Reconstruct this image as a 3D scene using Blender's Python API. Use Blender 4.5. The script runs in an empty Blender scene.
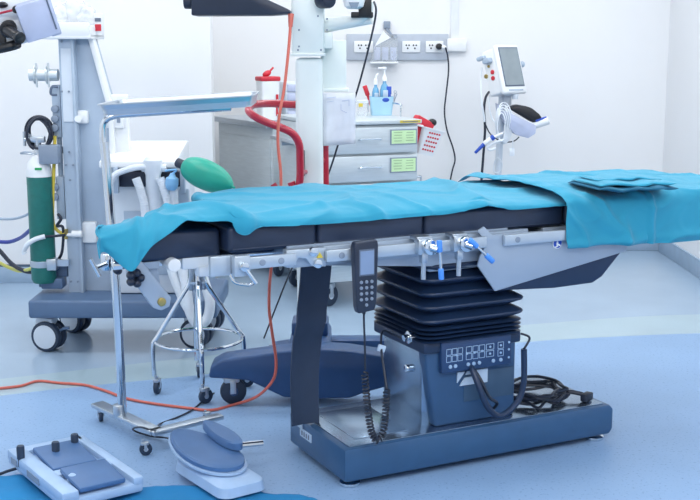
import bpy, bmesh, math, random
from mathutils import Vector, Matrix, Euler, noise
random.seed(4)
R = math.radians
scene = bpy.context.scene
C = scene.collection

# ------------------------------------------------------------------ camera
FOC, EYE = 1150.0, 1.40
PITCH = math.atan(205 / FOC)
cam_d = bpy.data.cameras.new('camera'); cam = bpy.data.objects.new('camera', cam_d); C.objects.link(cam)
cam.location = (0, 0, EYE); cam.rotation_euler = (math.pi / 2 - PITCH, 0, 0)
cam_d.sensor_width = 36; cam_d.lens = FOC * 36 / 700; cam_d.clip_start = 0.05
scene.camera = cam

# ------------------------------------------------------------------ world, lamps, exposure
world = bpy.data.worlds.new('world'); scene.world = world; world.use_nodes = True
bg = world.node_tree.nodes['Background']
bg.inputs[0].default_value = (0.94, 0.97, 1.0, 1); bg.inputs[1].default_value = 0.75

def area(name, loc, sx, sy, power, color=(1.0, 0.985, 0.96), rot=(0, 0, 0)):
    l = bpy.data.lights.new(name, 'AREA'); l.shape = 'RECTANGLE'; l.size = sx; l.size_y = sy
    l.energy = power; l.color = color
    o = bpy.data.objects.new(name, l); C.objects.link(o); o.location = loc; o.rotation_euler = rot
    return o
for lx, ly in ((-1.9, 2.2), (0.0, 2.2), (1.6, 2.2), (-1.9, 4.4), (0.0, 4.4), (1.6, 4.4), (-1.9, 5.9), (0.2, 6.3), (1.7, 6.3)):
    area('ceiling_lamp', (lx, ly, 2.96), 1.2, 0.6, 7 if ly < 3 else (18 if ly < 5 else 17))
area('alcove_fill_lamp', (-1.3, 7.3, 2.95), 1.2, 0.4, 14)  # added fill, brightens the back wall behind the partition
for lx in (-1.9, 0.0, 1.6):
    area('front_fill_lamp', (lx, 0.5, 2.93), 1.2, 0.6, 34, rot=(R(32), 0, 0))  # added fill row behind the view, tilted to brighten front faces
scene.view_settings.view_transform = 'Standard'; scene.view_settings.look = 'None'
scene.view_settings.gamma = 1; scene.view_settings.use_curve_mapping = False
scene.view_settings.exposure = 0.08

# ------------------------------------------------------------------ materials
def lin(h):
    h = h.lstrip('#'); o = []
    for i in (0, 2, 4):
        c = int(h[i:i + 2], 16) / 255
        o.append(c / 12.92 if c <= 0.04045 else ((c + 0.055) / 1.055) ** 2.4)
    return (*o, 1)

def mat(name, col, rough=0.45, metal=0.0, var=0.06, scale=14, bump=0.0, bscale=60, trans=0.0, alpha=1.0, stretch=None, coat=0.0, sheen=0.0):
    m = bpy.data.materials.new(name); m.use_nodes = True
    nt = m.node_tree; b = nt.nodes['Principled BSDF']
    c = lin(col)
    tc = nt.nodes.new('ShaderNodeTexCoord'); src = tc.outputs['Object']
    if stretch:
        mp = nt.nodes.new('ShaderNodeMapping'); mp.inputs['Scale'].default_value = stretch
        nt.links.new(src, mp.inputs['Vector']); src = mp.outputs['Vector']
    nz = nt.nodes.new('ShaderNodeTexNoise'); nz.inputs['Scale'].default_value = scale; nz.inputs['Detail'].default_value = 3
    nt.links.new(src, nz.inputs['Vector'])
    cr = nt.nodes.new('ShaderNodeValToRGB')
    cr.color_ramp.elements[0].position = 0.3; cr.color_ramp.elements[1].position = 0.7
    cr.color_ramp.elements[0].color = tuple(max(0, x * (1 - var)) for x in c[:3]) + (1,)
    cr.color_ramp.elements[1].color = tuple(min(1, x * (1 + var)) for x in c[:3]) + (1,)
    nt.links.new(nz.outputs['Fac'], cr.inputs['Fac']); nt.links.new(cr.outputs['Color'], b.inputs['Base Color'])
    b.inputs['Roughness'].default_value = rough; b.inputs['Metallic'].default_value = metal
    b.inputs['Transmission Weight'].default_value = trans; b.inputs['Alpha'].default_value = alpha
    b.inputs['Coat Weight'].default_value = coat; b.inputs['Sheen Weight'].default_value = sheen
    if bump:
        n2 = nt.nodes.new('ShaderNodeTexNoise'); n2.inputs['Scale'].default_value = bscale; n2.inputs['Detail'].default_value = 4
        nt.links.new(tc.outputs['Object'], n2.inputs['Vector'])
        bp = nt.nodes.new('ShaderNodeBump'); bp.inputs['Strength'].default_value = bump; bp.inputs['Distance'].default_value = 0.01
        nt.links.new(n2.outputs['Fac'], bp.inputs['Height']); nt.links.new(bp.outputs['Normal'], b.inputs['Normal'])
    return m

def floor_mat(name, col, fleck, amount, rough):
    m = mat(name, col, rough, var=0.05, scale=2.2)
    nt = m.node_tree; b = nt.nodes['Principled BSDF']
    old = b.inputs['Base Color'].links[0].from_socket
    tc = nt.nodes.new('ShaderNodeTexCoord')
    nz = nt.nodes.new('ShaderNodeTexNoise'); nz.inputs['Scale'].default_value = 95; nz.inputs['Detail'].default_value = 2
    nt.links.new(tc.outputs['Object'], nz.inputs['Vector'])
    cr = nt.nodes.new('ShaderNodeValToRGB'); cr.color_ramp.elements[0].position = 0.60; cr.color_ramp.elements[1].position = 0.70
    cr.color_ramp.elements[0].color = (0, 0, 0, 1); cr.color_ramp.elements[1].color = (amount, amount, amount, 1)
    nt.links.new(nz.outputs['Fac'], cr.inputs['Fac'])
    mx = nt.nodes.new('ShaderNodeMix'); mx.data_type = 'RGBA'
    nt.links.new(cr.outputs['Color'], mx.inputs['Factor']); nt.links.new(old, mx.inputs['A']); mx.inputs['B'].default_value = lin(fleck)
    nt.links.new(mx.outputs['Result'], b.inputs['Base Color'])
    return m

M = dict(
    wall=mat('wall_paint', '#e8eaed', 0.55, var=0.015, scale=1.5),
    ceil=mat('ceiling_paint', '#eef1f4', 0.8, var=0.01),
    cove=mat('cove_vinyl', '#9bb2c9', 0.4), capline=mat('cove_cap', '#4b5c70', 0.5),
    fl_far=floor_mat('floor_blue_far', '#9bb2c9', '#88a2bf', 0.25, 0.22),
    fl_band=floor_mat('floor_band_sage', '#a5bcc8', '#98adba', 0.3, 0.25),
    fl_near=floor_mat('floor_blue_flecked', '#89aad0', '#6384ae', 0.75, 0.42),
    navy=mat('navy_upholstery', '#26344e', 0.42, var=0.08, bump=0.05, bscale=240),
    rubber=mat('bellows_rubber', '#1b2f4d', 0.38, var=0.08),
    base=mat('base_enamel', '#33587f', 0.28, var=0.05),
    cover=mat('pedestal_enamel', '#31537a', 0.32, var=0.05),
    panel=mat('keypad_film', '#22406a', 0.4), line=mat('keypad_print', '#9db9d8', 0.5),
    steel=mat('brushed_steel', '#c3cbd3', 0.32, 1.0, var=0.06, scale=30, stretch=(1, 1, 18)),
    sheet=mat('satin_steel_sheet', '#ccd5da', 0.38, 0.4, var=0.05, scale=8, stretch=(1, 1, 10)),
    chrome=mat('chrome', '#d6dde4', 0.1, 1.0, var=0.02),
    alu=mat('rail_aluminium', '#bcc8d4', 0.3, 0.55, var=0.03),
    plate=mat('grey_plate', '#a3b2c4', 0.35, 0.25, var=0.04, scale=4),
    white=mat('white_plastic', '#e8ecf0', 0.35, var=0.02),
    offw=mat('cool_white_enamel', '#d3dde8', 0.35, var=0.02),
    grey=mat('pale_grey_enamel', '#a9bacd', 0.38, var=0.03),
    mgrey=mat('mid_grey_enamel', '#8593a6', 0.45, var=0.04),
    machb=mat('slate_blue_plastic', '#566f90', 0.4, var=0.04),
    scope=mat('mint_white_enamel', '#e9f1f1', 0.35, var=0.015),
    scopeb=mat('scope_base_plastic', '#2c4f7e', 0.4, var=0.05),
    black=mat('black_plastic', '#16181d', 0.4, var=0.1), dkblue=mat('dark_blue_plastic', '#222c40', 0.4, var=0.08),
    tyre=mat('castor_tyre', '#27384f', 0.5), cable=mat('black_cable', '#1d2638', 0.45),
    red=mat('red_enamel', '#b8243c', 0.28, coat=0.3), rcord=mat('orange_cord', '#cc6759', 0.45),
    redp=mat('red_plastic', '#c8273a', 0.4), yellow=mat('yellow_plastic', '#d7c24a', 0.45),
    bluet=mat('blue_tip', '#4f95ee', 0.35), bluep=mat('blue_plastic', '#2450b8', 0.4),
    strap=mat('black_webbing', '#24354f', 0.55, bump=0.1, bscale=300),
    drape=mat('turquoise_cotton', '#2193b3', 0.8, var=0.05, scale=5, bump=0.12, bscale=380, sheen=0.15),
    drape_shade=mat('shaded_turquoise_cotton', '#10607f', 0.82, var=0.06, scale=5, bump=0.12, bscale=380),  # darker copy of the drape colour, paints shade under the folded gown
    fcloth=mat('blue_floor_cotton', '#1c7fb8', 0.85, var=0.06, scale=5, bump=0.12, bscale=380),
    cyl=mat('oxygen_green', '#1f6f68', 0.35, var=0.08, scale=40), bag=mat('green_bag_rubber', '#12a08a', 0.4, var=0.05),
    green=mat('green_label', '#cbeab8', 0.6), ink=mat('label_print', '#8fb184', 0.7), traydk=mat('tray_navy', '#1c3150', 0.4), valveb=mat('valve_blue', '#86bde8', 0.35), green2=mat('green_dot', '#22a05a', 0.5),
    paper=mat('paper', '#e6e9f3', 0.8, var=0.05, scale=20), sticker=mat('sticker', '#b9cde2', 0.6), dgrey=mat('print_grey', '#6b7688', 0.6),
    screen=mat('dark_screen', '#8f9ba2', 0.25), lcd=mat('lcd', '#7f95b6', 0.3), bezel=mat('screen_bezel', '#5c6a80', 0.4),
    lblue=mat('pale_blue_plastic', '#a9d3ea', 0.35), gel=mat('blue_gel', '#7cc0ea', 0.15, trans=0.4),
    clear=mat('clear_plastic', '#eef3f8', 0.12, alpha=0.42), clear2=mat('cloudy_plastic', '#dfe7ee', 0.2, alpha=0.3), nameplate=mat('nameplate_film', '#3b5672', 0.4), basetop=mat('base_top_steel', '#8fa3b8', 0.22, 0.95, var=0.04, scale=6),
    brass=mat('brass', '#b9a56a', 0.3, 1.0), outlet=mat('outlet_grey', '#b4bdca', 0.5), hole=mat('slot', '#3a4048', 0.7),
    lav=mat('lavender_plastic', '#b9c2dc', 0.4), dbag=mat('black_nylon', '#171a22', 0.55, bump=0.2, bscale=50),
    hose=mat('white_hose', '#dde5ee', 0.4), hoseb=mat('blue_hose', '#2f3f9a', 0.4), hosey=mat('yellow_hose', '#cfcf6a', 0.4),
    pedal=mat('pedal_grey', '#4a6f9f', 0.45), pedalw=mat('pedal_white', '#a3bfe0', 0.4),
)

# ------------------------------------------------------------------ mesh helpers
def ray(px, py):
    u = (250 - py) / FOC; c, s = math.cos(PITCH), math.sin(PITCH)
    return Vector(((px - 350) / FOC, c + u * s, -s + u * c))
def at(px, py, Y):
    d = ray(px, py); k = Y / d.y
    return Vector((d.x * k, Y, EYE + d.z * k))
def fl(px, py, z=0.0):
    d = ray(px, py); k = (z - EYE) / d.z
    return Vector((d.x * k, d.y * k, z))

def spline(pts, sub=6, closed=False):
    P = [Vector(p) for p in pts]; n = len(P); out = []
    if n < 3: return P
    rng = n if closed else n - 1
    for i in range(rng):
        if closed: a, b, c, d = P[i - 1], P[i], P[(i + 1) % n], P[(i + 2) % n]
        else: a, b, c, d = P[max(i - 1, 0)], P[i], P[i + 1], P[min(i + 2, n - 1)]
        for k in range(sub):
            t = k / sub
            out.append(0.5 * ((2 * b) + (c - a) * t + (2 * a - 5 * b + 4 * c - d) * t * t + (3 * b - a - 3 * c + d) * t ** 3))
    if not closed: out.append(P[-1])
    return out

class B:
    def __init__(self): self.bm = bmesh.new(); self.mi = 0
    def m(self, i): self.mi = i; return self
    def _add(self, t, mtx=None):
        for f in t.faces: f.material_index = self.mi
        if mtx is not None: t.transform(mtx)
        me = bpy.data.meshes.new('tmp'); t.to_mesh(me); t.free()
        self.bm.from_mesh(me); bpy.data.meshes.remove(me); return self
    def box(self, c, s, rot=(0, 0, 0), bev=0.0, seg=2):
        t = bmesh.new(); bmesh.ops.create_cube(t, size=1)
        t.transform(Matrix.Diagonal((s[0], s[1], s[2], 1)))
        if bev: bmesh.ops.bevel(t, geom=t.edges[:], offset=min(bev, min(s) * 0.48), segments=seg, affect='EDGES', profile=0.5)
        r = rot if isinstance(rot, Matrix) else Euler(rot).to_matrix().to_4x4()
        return self._add(t, Matrix.Translation(Vector(c)) @ r)
    def cyl(self, p0, p1, r, r2=None, n=20, bev=0.0):
        p0, p1 = Vector(p0), Vector(p1); d = p1 - p0
        t = bmesh.new(); bmesh.ops.create_cone(t, cap_ends=True, segments=n, radius1=r, radius2=r if r2 is None else r2, depth=d.length)
        if bev:
            ed = [e for e in t.edges if abs(e.verts[0].co.z - e.verts[1].co.z) < 1e-6]
            bmesh.ops.bevel(t, geom=ed, offset=bev, segments=2, affect='EDGES', profile=0.5)
        q = Vector((0, 0, 1)).rotation_difference(d.normalized()).to_matrix().to_4x4()
        return self._add(t, Matrix.Translation((p0 + p1) / 2) @ q)
    def sph(self, c, s, rot=(0, 0, 0), n=16):
        t = bmesh.new(); bmesh.ops.create_uvsphere(t, u_segments=n, v_segments=max(8, n // 2), radius=1)
        return self._add(t, Matrix.Translation(Vector(c)) @ Euler(rot).to_matrix().to_4x4() @ Matrix.Diagonal((s[0], s[1], s[2], 1)))
    def loft(self, rings, closed=True, caps=True):
        t = bmesh.new(); vs = [[t.verts.new(p) for p in r] for r in rings]; n = len(rings[0])
        for a, b in zip(vs, vs[1:]):
            for i in range(n if closed else n - 1):
                j = (i + 1) % n
                t.faces.new((a[i], a[j], b[j], b[i]))
        if caps and closed: t.faces.new(vs[0][::-1]); t.faces.new(vs[-1])
        bmesh.ops.recalc_face_normals(t, faces=t.faces[:])
        return self._add(t)
    def tube(self, pts, r, n=8, sub=6, closed=False, smooth=True):
        P = spline(pts, sub, closed) if smooth else [Vector(p) for p in pts]
        Q = [P[0]]
        for p in P[1:]:
            if (p - Q[-1]).length > 1e-5: Q.append(p)
        P = Q; N = len(P); up = None; rings = []
        for i, p in enumerate(P):
            if closed: d = P[(i + 1) % N] - P[i - 1]
            else: d = P[min(i + 1, N - 1)] - P[max(i - 1, 0)]
            if d.length < 1e-7: d = Vector((0, 0, 1))
            d.normalize()
            if up is None: up = d.orthogonal().normalized()
            up = (up - d * up.dot(d));
            if up.length < 1e-6: up = d.orthogonal()
            up.normalize(); w = d.cross(up)
            rad = r(i / (N - 1)) if callable(r) else r
            rings.append([p + (up * math.cos(a) + w * math.sin(a)) * rad for a in [2 * math.pi * k / n for k in range(n)]])
        if closed: rings.append(rings[0]); return self.loft(rings, caps=False)
        return self.loft(rings)
    def prism(self, poly, ax, d0, d1, bev=0.0, seg=2):
        # poly in the plane normal to ax
        def P(a, b, d): return {'x': (d, a, b), 'y': (a, d, b), 'z': (a, b, d)}[ax]
        t = bmesh.new(); lo = [t.verts.new(P(a, b, d0)) for a, b in poly]; hi = [t.verts.new(P(a, b, d1)) for a, b in poly]
        n = len(poly); t.faces.new(lo[::-1]); t.faces.new(hi)
        for i in range(n): t.faces.new((lo[i], lo[(i + 1) % n], hi[(i + 1) % n], hi[i]))
        bmesh.ops.recalc_face_normals(t, faces=t.faces[:])
        if bev: bmesh.ops.bevel(t, geom=t.edges[:], offset=bev, segments=seg, affect='EDGES', profile=0.5)
        return self._add(t)
    def lathe(self, prof, base=(0, 0, 0), axis=(0, 0, 1), n=24, caps=True):
        q = Vector((0, 0, 1)).rotation_difference(Vector(axis).normalized()).to_matrix()
        rings = [[Vector(base) + q @ Vector((r * math.cos(a), r * math.sin(a), z)) for a in [2 * math.pi * k / n for k in range(n)]] for r, z in prof]
        return self.loft(rings, caps=caps)
    def grid(self, rows):
        return self.loft(rows, closed=False, caps=False)

def local(parent):
    return Matrix.LocRotScale(parent.location, parent.rotation_euler, None).inverted()
def part(name, b, m, parent, world=False, label=None, sharp=35):
    """one mesh object under its parent (world=True: the vertices were given in room coordinates)"""
    if world:
        b.bm.transform(local_chain(parent))
    me = bpy.data.meshes.new(name); bmesh.ops.recalc_face_normals(b.bm, faces=b.bm.faces[:]); b.bm.to_mesh(me); b.bm.free()
    for x in (m if isinstance(m, (list, tuple)) else [m]): me.materials.append(M[x])
    me.polygons.foreach_set('use_smooth', [True] * len(me.polygons))
    me.set_sharp_from_angle(angle=R(sharp))
    o = bpy.data.objects.new(name, me); C.objects.link(o)
    if parent is not None: o.parent = parent
    if label: o['label'] = label
    return o
def local_chain(o):
    mt = Matrix.Identity(4)
    while o is not None:
        mt = mt @ local(o)
        o = o.parent
    return mt
def tag(o, label, cat, group=None):
    o['label'] = label; o['category'] = cat
    if group: o['group'] = group
    return o
def thing(name, label, cat, loc=(0, 0, 0), rz=0.0, group=None):
    o = bpy.data.objects.new(name, None); C.objects.link(o); o.location = loc; o.rotation_euler = (0, 0, rz); o.empty_display_size = 0.1
    return tag(o, label, cat, group)
def solo(name, b, m, label, cat, group=None, sharp=35):
    """a thing that is one mesh; vertices in room coordinates, origin moved to its foot"""
    vs = [v.co for v in b.bm.verts]
    lo = Vector([min(v[i] for v in vs) for i in range(3)]); hi = Vector([max(v[i] for v in vs) for i in range(3)])
    org = Vector(((lo.x + hi.x) / 2, (lo.y + hi.y) / 2, lo.z)); b.bm.transform(Matrix.Translation(-org))
    o = part(name, b, m, None, sharp=sharp); o.location = org
    return tag(o, label, cat, group)
def struct(name, b, m, parent=None):
    o = part(name, b, m, parent); o['kind'] = 'structure'; return o
def copy_tree(o, parent=None):
    c = o.copy(); C.objects.link(c)
    if parent is not None: c.parent = parent
    for ch in [x for x in C.objects if x.parent == o]: copy_tree(ch, c)
    return c

# ------------------------------------------------------------------ room
YL, YB, XL, XC, XR = 6.74, 7.85, -3.2, -0.805, 2.14
up = [(-4.2, 3.2), (-2.6, 4.22), (-1.49, 4.724), (-1.22, 4.846), (-0.855, 5.007), (-0.2, 5.29), (0.5, 5.56), (1.078, 5.747), (1.475, 5.87), (1.9, 5.93), (3.2, 5.95)]
lo_ = [(-4.2, 2.95), (-2.6, 3.9), (-1.418, 4.483), (-1.298, 4.555), (-0.9, 4.69), (-0.522, 4.83), (0.1, 5.09), (0.6, 5.27), (1.023, 5.4), (1.679, 5.518), (3.2, 5.54)]
def curve_y(pts, x):
    for (x0, y0), (x1, y1) in zip(pts, pts[1:]):
        if x0 <= x <= x1: return y0 + (y1 - y0) * (x - x0) / (x1 - x0)
xs = [-3.4 + 6.0 * i / 60 for i in range(61)]
ups = [Vector((x, sum(curve_y(up, max(-4.2, min(3.2, x + d))) for d in (-.2, -.1, 0, .1, .2)) / 5, 0)) for x in xs]
lws = [Vector((x, sum(curve_y(lo_, max(-4.2, min(3.2, x + d))) for d in (-.2, -.1, 0, .1, .2)) / 5, 0)) for x in xs]
b = B(); b.m(2).grid([[Vector((x, -1.2, 0)) for x in xs], lws]); b.m(1).grid([lws, ups]); b.m(0).grid([ups, [Vector((x, 8.1, 0)) for x in xs]])
b.m(2).box((-0.4, 3.45, -0.06), (6.0, 9.3, 0.1))
struct('floor', b, ['fl_far', 'fl_band', 'fl_near'])
struct('wall_back', B().box(((XL + XR) / 2, YB + 0.06, 1.5), (XR - XL + 0.24, 0.12, 3)), 'wall')
struct('wall_left', B().box(((XL + XC) / 2, YL + 0.06, 1.5), (XC - XL, 0.12, 3)), 'wall')
struct('wall_right', B().box((XR + 0.06, 3.35, 1.5), (0.12, 9.0, 3)), 'wall')
struct('wall_far_left', B().box((XL - 0.06, 3.4, 1.5), (0.12, 9.1, 3)), 'wall')
struct('ceiling', B().box((-0.5, 3.5, 3.05), (6, 9.2, 0.1)), 'ceil')
def skirt(name, c, s, d, cap=1):
    bb = B(); bb.box(c, s, bev=0.004); bb.m(cap).box((c[0] + d[0], c[1] + d[1], c[2] + s[2] / 2 + 0.006), (s[0], s[1], 0.012)); struct(name, bb, ['cove', 'capline'])
skirt('baseboard_left', ((XL + XC) / 2, YL - 0.008, 0.05), (XC - XL, 0.016, 0.1), (0, 0))
skirt('baseboard_back', ((XL + XR) / 2, YB - 0.008, 0.05), (XR - XL, 0.016, 0.1), (0, 0), 0)
skirt('baseboard_right', (XR - 0.008, 3.3, 0.05), (0.016, 9.0, 0.1), (0, 0), 0)
# cable trunking right of the socket strip
b = B(); b.box((0.715, YB - 0.02, 1.40), (0.13, 0.04, 0.085), bev=0.006); b.box((0.70, YB - 0.005, 2.2), (0.05, 0.010, 1.52), bev=0.003); b.cyl((0.74, YB - 0.041, 1.41), (0.74, YB - 0.03, 1.41), 0.006)
struct('trim_1', b, 'white')

# ------------------------------------------------------------------ castor builder
def castor(parent, p, r, w, tm='tyre', cap='offw', ang=0.0, twin=False, stem=0.05, name='castor'):
    """wheel centre height r; p = (x, y) local to the parent; ang = rolling direction"""
    ax = Vector((math.sin(ang), -math.cos(ang), 0)); base = Vector((p[0], p[1], r)); bk = Vector((math.cos(ang), math.sin(ang), 0)) * r * 0.45
    f = B(); f.box(base - bk * 0.3 + Vector((0, 0, r * 0.95)), (r * 1.2, w * 1.15, r * 0.5), rot=(0, 0, ang), bev=r * 0.12)
    for s in ((0,) if twin else (-1, 1)): f.box(base - bk * 0.15 + ax * s * w * 0.62 + Vector((0, 0, r * 0.42)), (r * 0.45, w * 0.16, r * 1.1), rot=(0, 0, ang), bev=r * 0.04)
    f.cyl(base - bk + Vector((0, 0, r)), base - bk + Vector((0, 0, r + stem)), r * 0.22)
    fo = part(name, f, 'steel' if not twin else 'offw', parent)
    for s in ((-1, 1) if twin else (0,)):
        c = base + ax * s * w * 0.5; ww = w * (0.32 if twin else 0.42)
        t = B(); t.cyl(c - ax * ww, c + ax * ww, r, n=28, bev=r * 0.14)
        t.m(1).cyl(c - ax * (ww + 0.001), c + ax * (ww + 0.001), r * (0.78 if twin else 0.35), n=24, bev=0.001)
        part('wheel', t, [tm, cap], fo)
    return fo

# ================================================================== OPERATING TABLE (x along the table, y across it, away from the camera)
TA, TR = Vector((-0.016, 3.483, 0)), R(26.5)
T = thing('operating_table', 'hospital operating table with navy mattress, black bellows pedestal and slate blue floor base', 'operating table', TA, TR)
TW = Matrix.LocRotScale(TA, Euler((0, 0, TR)), None)
def tw(u, v, z): return TW @ Vector((u, v, z))
# base block
b = B()
prof = [(0.0, 0.022), (1.06, 0.022), (1.075, 0.04), (1.075, 0.115), (1.06, 0.132), (0.0, 0.132)]
b.prism(prof, 'y', 0.0, 0.44, bev=0.008)
part('base', b, 'base', T)
b = B(); b.box((0.533, 0.22, 0.134), (1.02, 0.405, 0.004), bev=0.0015)
b.box((0.17, 0.22, 0.1365), (0.20, 0.30, 0.003), bev=0.001)
part('base_top_plate', b, 'basetop', T, label='bright steel top plate of the base')
b = B(); b.box((-0.0015, 0.30, 0.09), (0.003, 0.09, 0.028)); b.box((-0.0015, 0.345, 0.112), (0.003, 0.04, 0.02))
for k in range(4): b.m(1).box((-0.0035, 0.272 + k * 0.018, 0.09), (0.002, 0.007, 0.016))
part('rating_sticker', b, ['sticker', 'dgrey'], T)
for u, v in ((0.035, 0.035), (1.02, 0.035), (0.06, 0.40), (1.02, 0.40)):
    b = B(); b.lathe([(0.030, 0), (0.034, 0.004), (0.034, 0.012), (0.012, 0.016), (0.012, 0.026)], (u, v, 0)); part('foot', b, 'chrome', T)
# pedestal column
b = B(); b.box((0.50, 0.225, 0.275), (0.34, 0.27, 0.285), bev=0.006); part('column', b, 'basetop', T, label='polished steel column')
b = B(); b.prism([(0.365, 0.135), (0.685, 0.135), (0.685, 0.43), (0.322, 0.43), (0.335, 0.30)], 'y', 0.055, 0.112, bev=0.012, seg=3)
part('front_cover', b, 'cover', T)
b = B(); b.box((0.505, 0.225, 0.415), (0.385, 0.36, 0.04), bev=0.008); part('column_collar', b, 'rubber', T)
# control panel on the pedestal
b = B(); b.box((0.512, 0.046, 0.379), (0.278, 0.026, 0.106), rot=(R(-4), 0, 0), bev=0.006); cp = part('control_panel', b, 'panel', T)
b = B()
def pk(x, z, w, h): # outlined key
    for sx in (-1, 1): b.box((x + sx * w / 2, 0.032, z), (0.0018, 0.002, h))
    for sz in (-1, 1): b.box((x, 0.032, z + sz * h / 2), (w, 0.002, 0.0018))
for i in range(2):
    for j in range(3): pk(0.40 + 0.022 * j, 0.398 - 0.024 * i, 0.018, 0.02)
    for j in range(3): pk(0.478 + 0.026 * j, 0.398 - 0.024 * i, 0.021, 0.02)
    for j in range(1): pk(0.562, 0.398 - 0.024 * i, 0.03, 0.02)
    pk(0.605, 0.398 - 0.026 * i, 0.022, 0.022)
for x, z in ((0.43, 0.385), (0.47, 0.385), (0.50, 0.385), (0.53, 0.387), (0.562, 0.398), (0.562, 0.374), (0.605, 0.398), (0.605, 0.372), (0.638, 0.405), (0.638, 0.38), (0.638, 0.352)):
    b.cyl((x, 0.0325, z), (x, 0.03, z), 0.004, n=12)
part('keypad', b, 'line', cp)
for x in (0.405, 0.425, 0.475, 0.497, 0.519, 0.575, 0.605):
    bb = B(); bb.cyl((x, 0.034, 0.348), (x, 0.0275, 0.348), 0.0065, n=14, bev=0.001); part('button', bb, 'line', cp)
# maker emblem, a slanted Z in pale print
b = B()
b.prism([(0.445, 0.318), (0.475, 0.318), (0.445, 0.282)], 'y', 0.048, 0.053)
b.prism([(0.485, 0.318), (0.565, 0.318), (0.565, 0.270), (0.455, 0.270), (0.475, 0.296), (0.53, 0.296), (0.53, 0.306), (0.478, 0.306)], 'y', 0.048, 0.053)
part('emblem', b, 'sticker', T)
b = B(); b.box((0.575, 0.0545, 0.26), (0.20, 0.003, 0.10), bev=0.001); part('nameplate', b, 'nameplate', T)
# bellows
def rr(cx, cy, hx, hy, r, z, n=5):
    out = []
    for qx, qy, a0 in ((1, 1, 0), (-1, 1, 90), (-1, -1, 180), (1, -1, 270)):
        for k in range(n + 1):
            a = R(a0 + 90 * k / n); out.append(Vector((cx + qx * (hx - r) + r * math.cos(a), cy + qy * (hy - r) + r * math.sin(a), z)))
    return out
rings = []; z = 0.428
def fold(h, out=0.014, hx=0.19, hy=0.185):
    global z
    for t, o in ((0.0, -0.020), (0.40, out - 0.002), (0.5, out), (0.6, out - 0.002)):
        rings.append(rr(0.505, 0.225, hx + o, hy + o, 0.05, z + t * h))
    z += h
for _ in range(4): fold(0.014, 0.012)
for _ in range(5): fold(0.046, 0.016)
rings.append(rr(0.505, 0.225, 0.175, 0.17, 0.05, z))
b = B(); b.loft(rings); part('bellows', b, 'rubber', T, sharp=28)
# top frame
b = B()
b.box((0.26, 0.02, 0.765), (0.86, 0.02, 0.06), bev=0.003)
b.prism([(-0.18, 0.80), (-0.18, 0.742), (-0.15, 0.735), (-0.12, 0.752), (-0.105, 0.735), (0.0, 0.725), (0.51, 0.678), (0.62, 0.70), (0.62, 0.80)], 'y', 0.03, 0.045)
b.box((0.26, 0.53, 0.765), (0.86, 0.02, 0.06), bev=0.003)
for u in (-0.15, 0.15, 0.45, 0.66): b.box((u, 0.275, 0.765), (0.05, 0.50, 0.045), bev=0.003)
b.box((0.505, 0.225, 0.70), (0.36, 0.36, 0.06), bev=0.01)
part('table_frame', b, 'plate', T)
# side rails
def rail(u0, u1, z0=0.745, z1=0.792):
    r_ = B(); r_.box(((u0 + u1) / 2, -0.022, (z0 + z1) / 2 + 0.001), (u1 - u0, 0.016, 0.036), bev=0.003)
    for u in (u0 + 0.05, u1 - 0.05): r_.cyl((u, -0.015, 0.769), (u, 0.03, 0.769), 0.009)
    ro = part('side_rail', r_, 'alu', T)
    for u in (u0 + 0.05, u1 - 0.05):
        s = B(); s.cyl((u, -0.0325, 0.769), (u, -0.028, 0.769), 0.010, n=16, bev=0.001); part('rail_screw', s, 'mgrey', ro)
rail(-0.335, -0.175); rail(-0.075, 0.50); rail(0.57, 1.30)
for v in (0.572,):
    r_ = B(); r_.box((0.25, v, 0.769), (1.1, 0.016, 0.036), bev=0.003)
    for u in (-0.15, 0.3, 0.7): r_.cyl((u, 0.535, 0.769), (u, v, 0.769), 0.009)
    part('side_rail', r_, 'alu', T)
# hinge bracket between the left rails
b = B(); b.prism([(-0.20, 0.795), (-0.07, 0.795), (-0.07, 0.735), (-0.118, 0.742), (-0.135, 0.765), (-0.16, 0.77), (-0.18, 0.742), (-0.20, 0.742)], 'y', -0.012, 0.02, bev=0.002)
hb = part('hinge_bracket', b, 'alu', T)
for u, zz in ((-0.115, 0.785), (-0.10, 0.748)):
    s = B(); s.cyl((u, -0.024, zz), (u, -0.008, zz), 0.014, n=18, bev=0.002); part('bolt', s, 'chrome', hb)
s = B(); s.prism([(-0.102, 0.764), (-0.080, 0.764), (-0.091, 0.781)], 'y', -0.0145, -0.012); part('warning_triangle', s, 'yellow', hb, label='small yellow warning triangle')
# clamp at the left end of the rail
b = B(); b.box((-0.352, -0.026, 0.765), (0.05, 0.03, 0.062), bev=0.004); b.box((-0.405, 0.0, 0.765), (0.07, 0.02, 0.06), bev=0.004)
jc = part('end_clamp', b, 'alu', T)
s = B(); s.cyl((-0.352, -0.06, 0.766), (-0.352, -0.04, 0.766), 0.014, n=16, bev=0.002); s.cyl((-0.352, -0.053, 0.766), (-0.318, -0.06, 0.715), 0.006); s.tube([(-0.39, -0.04, 0.745), (-0.38, -0.05, 0.722), (-0.34, -0.055, 0.712), (-0.325, -0.055, 0.717)], 0.005)
part('lever', s, 'chrome', jc)
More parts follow.
